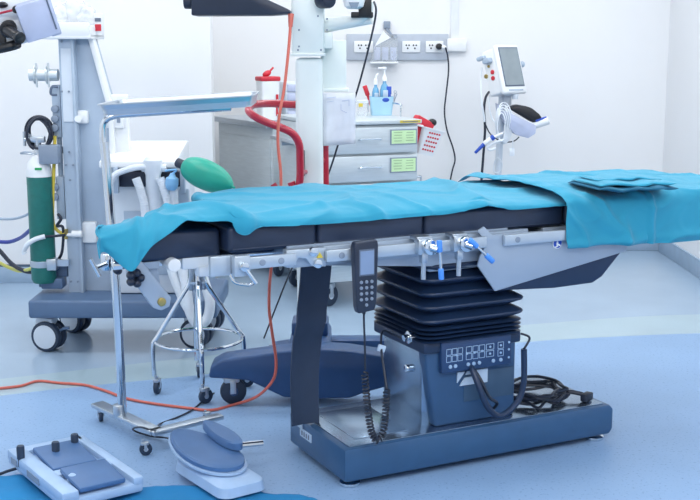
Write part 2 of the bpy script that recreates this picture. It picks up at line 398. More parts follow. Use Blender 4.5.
# mattress sections
def cushion(u0, u1, v0, v1, z0, z1):
    c = B(); c.box(((u0 + u1) / 2, (v0 + v1) / 2, (z0 + z1) / 2), (u1 - u0, v1 - v0, z1 - z0), bev=0.016, seg=4)
    o = part('mattress_section', c, 'navy', T)
    p_ = B(); p_.tube([(u0 + .012, v0 + .002, z0 + .012), (u1 - .012, v0 + .002, z0 + .012)], 0.003, smooth=False); part('seam_piping', p_, 'navy', o)
cushion(-0.365, -0.077, 0.035, 0.60, 0.790, 0.872)
cushion(-0.073, 0.302, 0.035, 0.60, 0.790, 0.872)
cushion(0.306, 0.855, 0.035, 0.60, 0.790, 0.872)
cushion(0.859, 1.65, 0.035, 0.60, 0.790, 0.872)
c = B(); c.prism([(-0.70, 0.09), (-0.37, 0.09), (-0.37, 0.50), (-0.46, 0.42), (-0.64, 0.20)], 'z', 0.775, 0.862, bev=0.014, seg=3); part('mattress_section', c, 'navy', T)
b = B()
b.box((-0.62, 0.17, 0.765), (0.04, 0.12, 0.02), bev=0.003); b.box((-0.48, 0.24, 0.765), (0.04, 0.26, 0.02), bev=0.003)
b.box((-0.52, 0.14, 0.765), (0.34, 0.03, 0.022), bev=0.003); b.box((-0.44, 0.36, 0.765), (0.14, 0.03, 0.022), bev=0.003)
for v in (0.14, 0.48): b.cyl((-0.39, v, 0.765), (-0.15, v, 0.765), 0.010)
b.box((-0.36, 0.30, 0.765), (0.05, 0.50, 0.04), bev=0.005)
part('head_frame', b, 'chrome', T)
# leg frame under the right-hand mattress
b = B(); b.box((1.2, 0.06, 0.772), (0.85, 0.03, 0.03), bev=0.003); b.box((1.2, 0.56, 0.772), (0.85, 0.03, 0.03), bev=0.003)
for u in (0.82, 1.2, 1.58): b.box((u, 0.31, 0.772), (0.04, 0.5, 0.03), bev=0.003)
part('leg_frame', b, 'plate', T)
# side plate and dark tray under it
b = B(); b.prism([(0.475, 0.806), (0.50, 0.818), (0.53, 0.79), (0.83, 0.785), (1.12, 0.76), (1.09, 0.69), (0.548, 0.599), (0.478, 0.69), (0.487, 0.72), (0.502, 0.745), (0.50, 0.775)], 'y', -0.012, -0.004, bev=0.001)
sp = part('side_plate', b, 'plate', T)
s = B(); s.cyl((0.792, -0.016, 0.742), (0.792, -0.011, 0.742), 0.019, n=28); s.m(1).cyl((0.792, -0.0175, 0.742), (0.792, -0.015, 0.742), 0.0165, n=28)
s.m(0).sph((0.790, -0.018, 0.751), (0.004, 0.001, 0.004)); s.box((0.790, -0.018, 0.740), (0.007, 0.002, 0.012)); s.box((0.797, -0.018, 0.736), (0.013, 0.002, 0.005), rot=(0, R(30), 0)); s.box((0.787, -0.018, 0.731), (0.012, 0.002, 0.004), rot=(0, R(-20), 0))
part('round_sign', s, ['white', 'bluep'], sp, label='round blue sign with a white figure')
b = B(); b.prism([(0.555, 0.597), (0.80, 0.583), (0.96, 0.586), (1.0, 0.605), (1.09, 0.695), (1.12, 0.75), (0.70, 0.70)], 'y', 0.0, 0.50, bev=0.006)
part('under_tray', b, 'traydk', T)
# accessory clamps with blue-tipped levers
def clamp(u, kx, kz, l0, l1):
    c = B(); c.box((u, -0.038, 0.777), (0.055, 0.032, 0.05), bev=0.004); c.box((u, -0.02, 0.802), (0.055, 0.05, 0.012), bev=0.003)
    c.cyl((u - 0.004, -0.045, 0.75), (u - 0.004, -0.045, 0.672), 0.008); c.box((u - 0.004, -0.045, 0.742), (0.022, 0.022, 0.035), bev=0.004)
    co = part('rail_clamp', c, 'steel', T)
    k = B(); k.cyl((u + 0.008, -0.052, 0.777), (u + 0.008, -0.075, 0.777), 0.025, n=24, bev=0.003); k.cyl((u + 0.008, -0.073, 0.777), (u + 0.022, -0.09, 0.772), 0.013)
    part('clamp_knob', k, 'chrome', co)
    a, e = Vector(l0), Vector(l1); d = (e - a).normalized(); s = B()
    s.cyl(a + d * 0.02, e - d * 0.03, 0.0045)
    s.m(1).cyl(a - d * 0.012, a + d * 0.026, 0.009, n=14, bev=0.003); s.cyl(e - d * 0.036, e, 0.009, n=14, bev=0.003)
    part('clamp_lever', s, ['chrome', 'bluet'], co, label='lever with blue grips')
clamp(0.258, 0, 0, (0.283, -0.092, 0.790), (0.292, -0.092, 0.676))
clamp(0.388, 0, 0, (0.402, -0.092, 0.788), (0.480, -0.098, 0.718))
# head-end linkage
b = B(); b.prism([(-0.655, 0.775), (-0.63, 0.80), (-0.53, 0.665), (-0.535, 0.638), (-0.56, 0.628), (-0.585, 0.638), (-0.66, 0.75)], 'y', 0.085, 0.10, bev=0.004)
lk = part('head_link', b, 'plate', T)
s = B(); s.cyl((-0.56, 0.078, 0.655), (-0.56, 0.107, 0.655), 0.013, n=18, bev=0.003); part('brass_bolt', s, 'brass', lk, label='brass bolt')
b = B(); b.prism([(-0.605, 0.775), (-0.565, 0.775), (-0.555, 0.71), (-0.56, 0.68), (-0.60, 0.72)], 'y', 0.11, 0.125, bev=0.003); b.box((-0.585, 0.12, 0.765), (0.05, 0.05, 0.02))
part('head_support', b, 'plate', T)
b = B(); b.cyl((-0.525, 0.06, 0.765), (-0.525, 0.16, 0.765), 0.020, n=26, bev=0.003); part('pivot_disc', b, 'white', T)
for du, dz, rr_ in ((-0.64, 0.735, 0.026),):
    b = B(); 
    for k in range(5):
        a = 2 * math.pi * k / 5; b.sph((du + 0.016 * math.cos(a), 0.075, dz + 0.016 * math.sin(a)), (0.013, 0.016, 0.013), n=10)
    b.cyl((du, 0.075, dz), (du, 0.16, dz + 0.03), 0.009)
    part('lobed_knob', b, 'dkblue', T)
b = B(); b.box((-0.43, 0.11, 0.76), (0.12, 0.03, 0.035), bev=0.004); b.box((-0.42, 0.10, 0.735), (0.05, 0.05, 0.03), bev=0.005); part('joint_block', b, 'offw', T)
# bellows-side connector sockets and the black hose in front of the pedestal
b = B(); b.cyl((0.332, 0.135, 0.437), (0.30, 0.135, 0.437), 0.022, n=20, bev=0.003); b.cyl((0.30, 0.135, 0.437), (0.285, 0.135, 0.435), 0.011)
part('socket', b, 'chrome', T)
b = B(); b.cyl((0.332, 0.165, 0.32), (0.31, 0.165, 0.32), 0.014, n=16, bev=0.003); part('lock', b, 'chrome', T)
b = B(); b.tube([(0.685, 0.03, 0.43), (0.70, 0.0, 0.42), (0.664, -0.02, 0.39)], 0.004); b.m(1).tube([(0.664, -0.02, 0.39), (0.666, -0.02, 0.27), (0.64, -0.02, 0.205), (0.575, -0.02, 0.168), (0.525, -0.02, 0.205), (0.497, -0.01, 0.27), (0.488, 0.02, 0.325), (0.49, 0.05, 0.335)], 0.0105, n=10)
b.m(0).tube([(0.50, 0.04, 0.33), (0.505, 0.0, 0.30), (0.53, -0.018, 0.24), (0.56, -0.02, 0.215), (0.575, 0.03, 0.175), (0.58, 0.05, 0.165)], 0.0055)
part('power_hose', b, ['cable', 'rubber'], T)

# coil of cable on the base
b = B(); pts = []
for k in range(6 * 14):
    a = 2 * math.pi * k / 14; t = k / (6 * 14)
    rr0 = 1 + 0.12 * math.sin(3.1 * k)
    pts.append(tw(0.845 + 0.115 * rr0 * math.cos(a) + 0.02 * math.sin(k * .9), 0.165 + 0.105 * rr0 * math.sin(a) + 0.02 * math.cos(k * 1.3), 0.143 + 0.045 * abs(math.sin(k * 0.37)) * (0.4 + 0.6 * t)))
b.tube(pts, 0.0055, n=7, sub=4)
b.tube([tw(0.95, 0.12, 0.165), tw(0.99, 0.08, 0.16), tw(1.01, 0.05, 0.15)], 0.008); b.box(tw(1.0, 0.06, 0.153), (0.05, 0.03, 0.03), rot=(0, 0, 0.9), bev=0.006)
solo('cable_coil', b, 'cable', 'loose coil of black power cable lying on right end of the table base', 'cable')

# wide strap hanging under the table
b = B(); rows = []
for k in range(13):
    t = k / 12; z_ = 0.735 - t * 0.598; u = -0.02 - 0.045 * t + (0.006 * math.sin(t * 7)); w = 0.112 - 0.012 * t
    vv = 0.275 + 0.02 * math.sin(t * math.pi) - (0.012 if 0.4 < t < 0.5 else 0)
    rows.append([tw(u + w * s, vv + 0.006 * math.sin(s * 3), z_) for s in (0, .2, .4, .6, .8, 1)] + [tw(u + w * s, vv + 0.008 + 0.006 * math.sin(s * 3), z_) for s in (1, .8, .6, .4, .2, 0)])
b.loft(rows)
solo('restraint_strap', b, 'strap', 'wide black strap hanging from under the table down to left end of its base', 'strap')

# hand control hanging on the rail
H = thing('hand_control', 'dark keypad hand control with small screen hung on the table side rail', 'remote control', tw(0.04, -0.05, 0.59), TR)
b = B(); b.prism([(-0.032, 0.02), (-0.026, 0.0), (0.030, 0.006), (0.037, 0.03), (0.042, 0.21), (0.038, 0.226), (-0.036, 0.222), (-0.041, 0.205)], 'y', -0.018, 0.012, bev=0.005, seg=3)
b.box((0.0, 0.02, 0.212), (0.04, 0.03, 0.012), bev=0.003)
part('housing', b, 'dkblue', H)
b = B(); b.box((0.001, -0.0185, 0.158), (0.052, 0.003, 0.082), bev=0.001); b.m(1).box((0.001, -0.0205, 0.158), (0.046, 0.002, 0.072)); part('display', b, ['bezel', 'lcd'], H)
for i in range(5):
    for j in range(3):
        if i == 4 and j != 1: continue
        s = B(); s.cyl(((j - 1) * 0.018, -0.017, 0.098 - i * 0.018), ((j - 1) * 0.018, -0.022, 0.098 - i * 0.018), 0.0052, n=12, bev=0.001); part('key', s, 'mgrey', H)
b = B(); b.tube([(0.001, 0, 0.004), (0.001, 0, -0.03), (0.004, 0, -0.10), (0.006, 0, -0.185)], lambda t: 0.006 if t < 0.15 else 0.0035)
cl = spline([(0.004, 0, -0.195), (0.008, 0, -0.24), (0.016, 0, -0.32), (0.028, -0.005, -0.395), (0.05, -0.005, -0.42), (0.072, 0.0, -0.39), (0.080, 0.0, -0.31), (0.082, 0.0, -0.26)], 10)
L = [0]
for p, q in zip(cl, cl[1:]): L.append(L[-1] + (q - p).length)
hel = []; turns = 36; N = turns * 9
for k in range(N + 1):
    s = L[-1] * k / N; i = max(j for j in range(len(L)) if L[j] <= s + 1e-9); i = min(i, len(cl) - 2); t = (s - L[i]) / max(1e-6, L[i + 1] - L[i])
    p = cl[i].lerp(cl[i + 1], t); d = (cl[i + 1] - cl[i]).normalized(); n1 = Vector((0, 1, 0)); n2 = d.cross(n1).normalized()
    a = 2 * math.pi * turns * k / N; hel.append(p + (n1 * math.cos(a) + n2 * math.sin(a)) * 0.0095)
b.tube(hel, 0.0034, n=5, smooth=False)
b.tube([(0.082, 0.0, -0.255), (0.088, 0.03, -0.20), (0.10, 0.07, -0.15), (0.14, 0.14, -0.11), (0.20, 0.185, -0.135 + 0.0), (0.236, 0.185, -0.1545)], 0.004)
cc = part('coiled_cord', b, 'cable', H)
b = B(); b.box((0.103, 0.075, -0.146), (0.026, 0.012, 0.022), rot=(0, R(20), 0), bev=0.003); part('cord_tag', b, 'sticker', cc, label='white tag on the cord')

# ================================================================== DRAPES
def cloth(name, cols, sub_u, sub_v, mt, label, wr=0.006, seed=0.0, th=0.003, hemfix=True, kind_cat='drape', fold=None, parent_world=True):
    A = [spline(c, sub_v) for c in cols]                     # along every column
    n = len(A[0]); rows = []
    for j in range(n): rows.append(spline([a[j] for a in A], sub_u))
    G = [[Vector(p) for p in r] for r in rows]               # G[j][i]
    J, I = len(G), len(G[0])
    S0 = [[p.copy() for p in r] for r in G]
    def nrm(j, i): return (S0[j][min(i + 1, I - 1)] - S0[j][max(i - 1, 0)]).cross(S0[min(j + 1, J - 1)][i] - S0[max(j - 1, 0)][i])
    sg = 1 if sum(nrm(j, i).z for j in range(0, J, 3) for i in range(0, I, 3)) > 0 else -1
    for j in range(J):
        for i in range(I):
            p = G[j][i]
            q = Vector((p.x * 2.2 + seed, p.y * 4.5 + p.z * 2.5, p.z * 3 + seed))
            w1 = 1 - abs(noise.noise(Vector((p.x * 5 + p.y * 4 + seed, p.y * 4.0 - p.x * 2.2, p.z * 6)))) * 3.2
            w2 = 1 - abs(noise.noise(Vector((p.x * 11 - p.y * 6 + seed, p.y * 9 + p.x * 3, p.z * 12 + 7)))) * 3.0
            d = noise.noise(q) * wr * 1.2 + max(0, w1) ** 2 * wr * 1.0 + max(0, w2) ** 2 * wr * 0.22
            nn = nrm(j, i) * sg
            if nn.length > 1e-9: nn.normalize()
            if fold: d += fold(p)
            G[j][i] = p + nn * d
    bb = B(); bb.grid([[TW @ p for p in r] for r in G] if parent_world else G)
    o = solo(name, bb, mt, label, kind_cat, sharp=180)
    md = o.modifiers.new('thickness', 'SOLIDIFY'); md.thickness = th; md.offset = 1
    md2 = o.modifiers.new('smooth', 'SUBSURF'); md2.levels = 1; md2.render_levels = 1
    return o
def col(u, hem, top, back=(0.63, 0.862), edge=None):
    e = edge or (0.035, top - 0.008)
    return [(u, hem[0], hem[1]), (u, (hem[0] * 0.4 + e[0] * 0.6) - 0.006, hem[1] * 0.45 + e[1] * 0.55), (u, e[0] + 0.02, e[1]), (u, 0.17, top + 0.002), (u, 0.33, top + 0.004), (u, 0.48, top + 0.002), (u, 0.60, top - 0.006), (u, back[0], back[1])]
cols = [
    [(-0.755, 0.01, 0.812), (-0.762, 0.02, 0.860), (-0.752, 0.05, 0.893), (-0.765, 0.15, 0.885), (-0.765, 0.28, 0.882), (-0.765, 0.40, 0.876), (-0.765, 0.50, 0.868), (-0.765, 0.55, 0.85)],
    [(-0.735, 0.035, 0.825), (-0.745, 0.04, 0.86), (-0.745, 0.08, 0.893), (-0.74, 0.17, 0.890), (-0.74, 0.30, 0.886), (-0.74, 0.42, 0.879), (-0.74, 0.51, 0.870), (-0.74, 0.56, 0.85)],
    [(-0.675, -0.005, 0.772), (-0.69, 0.01, 0.83), (-0.69, 0.06, 0.893), (-0.69, 0.17, 0.893), (-0.69, 0.30, 0.889), (-0.69, 0.43, 0.881), (-0.69, 0.52, 0.872), (-0.69, 0.56, 0.85)],
    [(-0.62, 0.0, 0.828), (-0.625, 0.015, 0.865), (-0.62, 0.07, 0.899), (-0.62, 0.17, 0.899), (-0.62, 0.30, 0.892), (-0.62, 0.43, 0.883), (-0.62, 0.53, 0.874), (-0.62, 0.57, 0.85)],
    [(-0.55, 0.01, 0.870), (-0.55, 0.03, 0.889), (-0.55, 0.08, 0.907), (-0.55, 0.18, 0.905), (-0.55, 0.31, 0.896), (-0.55, 0.45, 0.886), (-0.55, 0.56, 0.876), (-0.55, 0.60, 0.855)],
    [(-0.50, 0.02, 0.893), (-0.50, 0.04, 0.904), (-0.50, 0.09, 0.915), (-0.50, 0.19, 0.908), (-0.50, 0.32, 0.899), (-0.50, 0.46, 0.888), (-0.50, 0.58, 0.878), (-0.50, 0.62, 0.855)],
    [(-0.43, 0.02, 0.891), (-0.43, 0.035, 0.904), (-0.43, 0.08, 0.917), (-0.43, 0.19, 0.910), (-0.43, 0.32, 0.901), (-0.43, 0.46, 0.890), (-0.43, 0.58, 0.880), (-0.43, 0.62, 0.858)],
    [(-0.375, 0.018, 0.887), (-0.375, 0.03, 0.90), (-0.375, 0.07, 0.911), (-0.375, 0.19, 0.908), (-0.375, 0.32, 0.903), (-0.375, 0.46, 0.894), (-0.375, 0.58, 0.886), (-0.375, 0.63, 0.862)],
    [(-0.34, 0.022, 0.868), (-0.34, 0.018, 0.885), (-0.34, 0.05, 0.902), (-0.34, 0.18, 0.904), (-0.34, 0.32, 0.904), (-0.34, 0.47, 0.899), (-0.34, 0.59, 0.89), (-0.34, 0.635, 0.866)],
    col(-0.25, (0.015, 0.868), 0.898), col(-0.12, (0.012, 0.861), 0.900), col(0.02, (0.012, 0.862), 0.902), col(0.12, (0.010, 0.862), 0.905), col(0.24, (0.012, 0.865), 0.902),
    col(0.36, (0.012, 0.864), 0.901), col(0.47, (0.012, 0.872), 0.898), col(0.56, (0.01, 0.875), 0.897), col(0.62, (0.012, 0.862), 0.895), col(0.74, (0.012, 0.862), 0.890), col(0.88, (0.012, 0.864), 0.888), col(0.98, (0.02, 0.868), 0.886)]
def shear(c):
    s = max(0.0, min(0.85, 0.15 + (-0.36 - c[2][0]) / 0.40 * 0.75))
    return [(u + s * max(0, v - 0.07), 0.07 + (v - 0.07) * (1 - 0.35 * min(1, s)) if v > 0.07 else v, z_) for u, v, z_ in c]
cols = [shear(c) if c[2][0] < -0.33 else c for c in cols]
def dfold(p):
    h = 0
    h += 0.016 * math.exp(-((p.x - 0.56 - 0.25 * (p.y - 0.2)) / 0.035) ** 2) * (1 if 0.05 < p.y < 0.6 else 0.4)
    h += 0.012 * math.exp(-((p.y - 0.10 - 0.25 * (p.x + 0.1)) / 0.02) ** 2) * math.exp(-((p.x + 0.1) / 0.2) ** 2)
    h += 0.020 * math.exp(-((p.x + 0.40 + 0.9 * (p.y - 0.1)) / 0.03) ** 2)
    h += 0.012 * math.exp(-((p.x + 0.56 - 0.6 * (p.y - 0.1)) / 0.02) ** 2) + 0.010 * math.exp(-((p.x + 0.66 - 0.3 * (p.z - 0.8)) / 0.012) ** 2)
    h += 0.010 * math.exp(-((p.x - 0.12 + 0.5 * (p.y - 0.03)) / 0.02) ** 2) * math.exp(-((p.y - 0.03) / 0.08) ** 2)
    return h
cloth('surgical_drape', cols, 12, 12, 'drape', 'long turquoise drape covering table mattress, its corner falling over the left end', wr=0.0105, seed=3.0, fold=dfold)
def col2(u, hz, top): return [(u, -0.038, hz), (u, -0.04, hz + 0.05), (u, -0.034, hz + 0.12), (u, -0.018, top - 0.016), (u, 0.04, top), (u, 0.20, top + 0.006), (u, 0.40, top + 0.004), (u, 0.58, top - 0.004), (u, 0.65, top - 0.03)]
cols2 = [col2(0.812, 0.728, 0.900), col2(0.85, 0.724, 0.903), col2(0.95, 0.728, 0.900), col2(1.05, 0.722, 0.898), col2(1.13, 0.72, 0.898), col2(1.20, 0.715, 0.896), col2(1.34, 0.712, 0.893), col2(1.50, 0.712, 0.893), col2(1.66, 0.71, 0.893)]
def d2(p):
    h = 0.012 * math.exp(-((p.x - 1.17) / 0.012) ** 2) + 0.010 * math.exp(-((p.x - 1.06) / 0.015) ** 2) * math.exp(-((p.z - 0.75) / 0.05) ** 2)
    h += 0.012 * math.exp(-((p.x - 0.85 - 1.3 * (0.9 - p.z)) / 0.04) ** 2) + 0.010 * math.exp(-((p.z - 0.735) / 0.012) ** 2) * (1 if p.x < 1.15 else 0.3)
    return h
cloth('surgical_drape', cols2, 18, 12, 'drape', 'turquoise drape hanging over front edge of the right end of the table', wr=0.0105, seed=9.0, fold=d2)
# folded gown on top
G = thing('folded_gown', 'folded turquoise gown with painted edge shade lying flat on the right end drape', 'gown', tw(1.085, 0.01, 0.909), TR - R(10))
def gown_layer(w, dpt, z0, th, dx, dy, ph):
    rings = []
    for i in range(25):
        t = i / 24; x = dx - w / 2 + w * t; e = min(1, 9 * t + 0.3, 9 * (1 - t) + 0.3); y0 = dy + 0.022 * noise.noise(Vector((t * 6, ph, 0)))
        zc = z0 + 0.012 * noise.noise(Vector((t * 4, ph + 5, 0)))
        rings.append([Vector((x + 0.006 * noise.noise(Vector((a, ph, 3))), y0 + dpt / 2 * math.copysign(abs(math.cos(a)) ** 0.5, math.cos(a)) * (1 + 0.06 * noise.noise(Vector((t * 9, a, ph)))), zc + th * e * math.copysign(abs(math.sin(a)) ** 0.7, math.sin(a)))) for a in [2 * math.pi * q / 20 for q in range(20)]])
    bb = B(); bb.loft(rings); return bb
part('lower_fold', gown_layer(0.31, 0.23, 0.008, 0.008, 0, 0, 0.3), 'drape_shade', G, sharp=180, label='lower fold with painted shade')
part('middle_fold', gown_layer(0.29, 0.21, 0.021, 0.008, 0.0, 0.005, 2.3), 'drape', G, sharp=180)
part('upper_fold', gown_layer(0.26, 0.13, 0.035, 0.006, 0.005, 0.035, 4.3), 'drape', G, sharp=180)

# ================================================================== INSTRUMENT TRAY STAND
X = thing('tray_stand', 'chrome wheeled stand holding a steel tray above the left end of the table', 'instrument stand', (-0.85, 4.06, 0))
b = B()
b.tube([(-0.837, 4.06, 0.05), (-0.846, 4.075, 0.5), (-0.868, 4.09, 0.95), (-0.874, 4.09, 1.06)], 0.0165, n=14)
part('pole', b, 'chrome', X, True)
b = B(); b.tube([(-0.858, 4.085, 0.62), (-0.874, 4.09, 1.0), (-0.878, 4.09, 1.09), (-0.868, 4.09, 1.135), (-0.83, 4.09, 1.154), (-0.77, 4.09, 1.160), (-0.60, 4.09, 1.171), (-0.42, 4.09, 1.182)], 0.012, n=12)
part('upper_arm', b, 'chrome', X, True)
tm = Matrix.Translation((-0.592, 4.10, 1.182)) @ Euler((0, R(-3.4), R(1))).to_matrix().to_4x4()
b = B(); b.box((0, 0, -0.002), (0.50, 0.34, 0.003))
rimo = rr(0, 0, 0.256, 0.176, 0.03, 0); 
def off(h, e): return [tm @ (Vector((p.x * (1 + e / 0.25), p.y * (1 + e / 0.17), h))) for p in rimo]
t2 = B(); t2.loft([off(-0.004, -0.004), off(0.034, 0.002), off(0.036, 0.012), off(0.032, 0.012), off(0.032, 0.004), off(-0.001, -0.006)], caps=False)
b.bm.transform(tm)
me = bpy.data.meshes.new('t'); t2.bm.to_mesh(me); b.bm.from_mesh(me); t2.bm.free(); bpy.data.meshes.remove(me)
part('tray', b, 'steel', X, True)
b = B(); b.cyl((-0.879, 4.085, 0.60), (-0.876, 4.083, 0.66), 0.024, n=18, bev=0.003); b.cyl((-0.878, 4.06, 0.625), (-0.90, 3.99, 0.625), 0.009); b.cyl((-0.913, 3.975, 0.66), (-0.885, 3.985, 0.595), 0.007)
part('height_clamp', b, 'chrome', X, True)
b = B()
for k in range(5):
    a = 2 * math.pi * k / 5; b.sph((-0.833 + 0.0 * k, 4.05 + 0.016 * math.cos(a), 0.615 + 0.016 * math.sin(a)), (0.015, 0.013, 0.013), n=10)
b.cyl((-0.87, 4.075, 0.625), (-0.83, 4.05, 0.615), 0.008); part('clamp_knob', b, 'dkblue', X, True)
b = B()
p0, p1, p2 = fl(97, 404, 0.055), fl(157, 432, 0.055), fl(221, 416, 0.055)
def bar(p, q, w, h): 
    d = q - p; b.box((p + q) / 2, (d.length, w, h), rot=(0, 0, math.atan2(d.y, d.x)), bev=0.005)
bar(p0, p1, 0.055, 0.018); bar(p1 + Vector((-.02, -.01, 0)), p2, 0.045, 0.018); b.cyl((-0.847, 4.06, 0.05), (-0.848, 4.062, 0.10), 0.024, n=18, bev=0.003)
part('stand_base', b, 'steel', X, True)
bx = X.location
for p, a in ((fl(101, 421), 1.9), (fl(146, 455), 0.3), (fl(208, 424), 0.6)):
    castor(X, (p.x - bx.x, p.y - bx.y), 0.022, 0.018, ang=a, stem=0.012)

# ================================================================== FOUR-LEGGED CHROME STAND
S = thing('wheeled_stand', 'chrome four-legged wheeled stand with a foot ring behind left end of the table', 'stand', (-0.62, 4.57, 0))
b = B(); b.cyl((0, 0, 0.13), (0, 0, 0.575), 0.0125, n=16); b.cyl((0, 0, 0.575), (0, 0, 0.588), 0.0125, 0.004, n=16); part('post', b, 'chrome', S)
b = B()
for k in range(4):
    a = R(200 + 90 * k); b.box((0.026 * math.cos(a), 0.026 * math.sin(a), 0.495), (0.018, 0.024, 0.15), rot=(0, 0, a), bev=0.005)
b.cyl((0, 0, 0.45), (0, 0, 0.46), 0.034, n=20); part('hub', b, 'steel', S)
for k, ang in enumerate((197, 281, 101, 14)):
    a = R(ang); ca, sa = math.cos(a), math.sin(a); rad = 0.185
    b = B(); b.tube([(0.028 * ca, 0.028 * sa, 0.54), (0.03 * ca, 0.03 * sa, 0.46), (0.07 * ca, 0.07 * sa, 0.39), (0.165 * ca, 0.165 * sa, 0.24), (rad * ca, rad * sa, 0.20), (rad * ca, rad * sa, 0.075)], 0.0095, n=10)
    part('leg', b, 'chrome', S)
    castor(S, (rad * ca + 0.012, rad * sa), 0.03, 0.022, ang=R((80, 40, 95, 10)[k]), stem=0.02, cap='steel')
b = B(); b.tube([(0.178 * math.cos(2 * math.pi * k / 24), 0.178 * math.sin(2 * math.pi * k / 24), 0.215) for k in range(24)], 0.0065, closed=True, sub=2); part('foot_ring', b, 'chrome', S)

# ================================================================== MICROSCOPE FLOOR STAND
Z = thing('microscope_stand', 'white surgical microscope floor stand with square column, red handle and dark base', 'surgical microscope', (-0.16, 4.62, 0))
b = B()
pf = [(-0.555, 0.115), (-0.545, 0.165), (-0.50, 0.19), (-0.27, 0.222), (-0.14, 0.235), (0.0, 0.225), (0.22, 0.19), (0.25, 0.165), (0.255, 0.10), (0.20, 0.095), (0.06, 0.055), (0.0, 0.032), (-0.12, 0.03), (-0.26, 0.035), (-0.40, 0.105)]
b.prism(pf, 'y', 4.345, 4.475, bev=0.012, seg=3)
b.prism([(-0.25, 0.05), (-0.25, 0.20), (-0.23, 0.225), (-0.10, 0.225), (-0.08, 0.20), (-0.08, 0.05)], 'y', 4.46, 4.86, bev=0.012); b.box((-0.165, 4.66, 0.25), (0.15, 0.15, 0.06), bev=0.01)
b.prism([(-0.36, 0.08), (-0.34, 0.12), (-0.16, 0.15), (0.16, 0.15), (0.18, 0.12), (0.0, 0.05), (-0.32, 0.05)], 'y', 4.80, 4.90, bev=0.012)
part('base', b, 'scopeb', Z, True)
for (x, y), a in (((-0.462, 4.385), 0.25), ((0.19, 4.41), 0.4), ((-0.33, 4.85), 1.2), ((0.14, 4.85), 1.2)):
    castor(Z, (x + 0.16, y - 4.62), 0.052, 0.034, tm='tyre', cap='scopeb', ang=a, stem=0.02)
b = B(); b.box((-0.163, 4.66, 0.81), (0.108, 0.12, 1.08), bev=0.02, seg=4)
part('column', b, 'scope', Z, True)
b = B(); b.box((-0.165, 4.65, 1.51), (0.128, 0.15, 0.29), bev=0.012); b.box((-0.165, 4.65, 1.363), (0.135, 0.16, 0.012), bev=0.003)
uc = part('column_head', b, 'scope', Z, True)
for px, py in ((298, 50), (299, 30), (299, 46.5), (321, 50), (318, 16), (327, 19), (327, 30)):
    q = at(px, py, 4.575); s = B(); s.cyl((q.x, 4.573, q.z), (q.x, 4.58, q.z), 0.004, n=10); part('screw', s, 'mgrey', uc, True)
b = B(); q0, q1 = at(320, 33, 4.6), at(332, 48, 4.6); b.box(((q0.x + q1.x) / 2, 4.64, (q0.z + q1.z) / 2), (0.05, 0.09, 0.062), bev=0.004)
bo = part('bracket', b, 'scope', Z, True)
for py in (35, 45):
    q = at(323, py, 4.594); s = B(); s.cyl((q.x, 4.593, q.z), (q.x, 4.6, q.z), 0.0035, n=10); part('screw', s, 'mgrey', bo, True)
q0, q1 = at(322, 40, 4.72), at(345, 91, 4.72)
b = B(); b.box(((q0.x + q1.x) / 2, 4.72, (q0.z + q1.z) / 2), (q1.x - q0.x + 0.01, 0.06, q0.z - q1.z), bev=0.004); b.box(((q0.x + q1.x) / 2 + 0.006, 4.715, q1.z + 0.005), (q1.x - q0.x + 0.02, 0.08, 0.014), bev=0.003)
part('side_housing', b, 'scope', Z, True)
# suspension arm stub with lens head, right of the column
b = B(); q0, q1 = at(326, 25, 4.64), at(372, 19, 4.55); b.tube([q0, q0.lerp(q1, 0.5), q1], lambda t: 0.03 - 0.012 * t, n=14)
b.tube([at(350, 22, 4.57), at(360, 18, 4.55), at(368, 8, 4.55), at(364, -8, 4.55), at(352, -22, 4.57)], 0.022, n=12)
part('front_arm', b, 'scope', Z, True)
b = B(); q = at(354, 0, 4.50); b.lathe([(0.042, 0.05), (0.043, 0.0), (0.036, -0.025), (0.022, -0.034)], q, n=24); b.box(q + Vector((0, 0.03, 0.05)), (0.06, 0.06, 0.08), bev=0.01)
part('lens_head', b, 'white', Z, True)
b = B(); b.m(0).prism([(-0.02, -0.01), (0.02, -0.01), (0.012, -0.03), (-0.012, -0.03)], 'y', -0.045, -0.04); b.bm.transform(Matrix.Translation(q)); part('lens_mark', b, 'mgrey', Z, True)
b = B(); q = at(365, 6, 4.53); b.box(q, (0.05, 0.06, 0.085), bev=0.004); b.box(at(362, 15, 4.53), (0.085, 0.05, 0.022), bev=0.004); part('camera_block', b, 'black', Z, True)
b = B(); q = at(325, 0, 4.52); b.cyl(q + Vector((0.02, -0.02, 0)), q + Vector((-0.02, 0.03, 0)), 0.032, n=22, bev=0.008); b.cyl(q + Vector((-0.0, 0.02, 0)), q + Vector((-0.03, 0.09, 0.0)), 0.02); part('knob', b, 'dkblue', Z, True)
# dark console arm over the tray stand
b = B(); cx = [at(194, -40, 4.5), at(194, 16, 4.5), at(272, 15.5, 4.5), at(292, 14, 4.5), at(290, 10, 4.5), at(266, -1, 4.5), at(240, -12, 4.5), at(225, -40, 4.5)]
b.prism([(p.x, p.z) for p in cx], 'y', 4.42, 4.60, bev=0.006)
ca = part('console', b, 'dkblue', Z, True)
s = B(); q = at(193, 1, 4.47); s.cyl(q, q + Vector((-0.035, -0.0, 0)), 0.03, n=20, bev=0.008); s.cyl(q + Vector((0.02, 0, 0)), q, 0.02); part('console_knob', s, 'dkblue', ca, True)
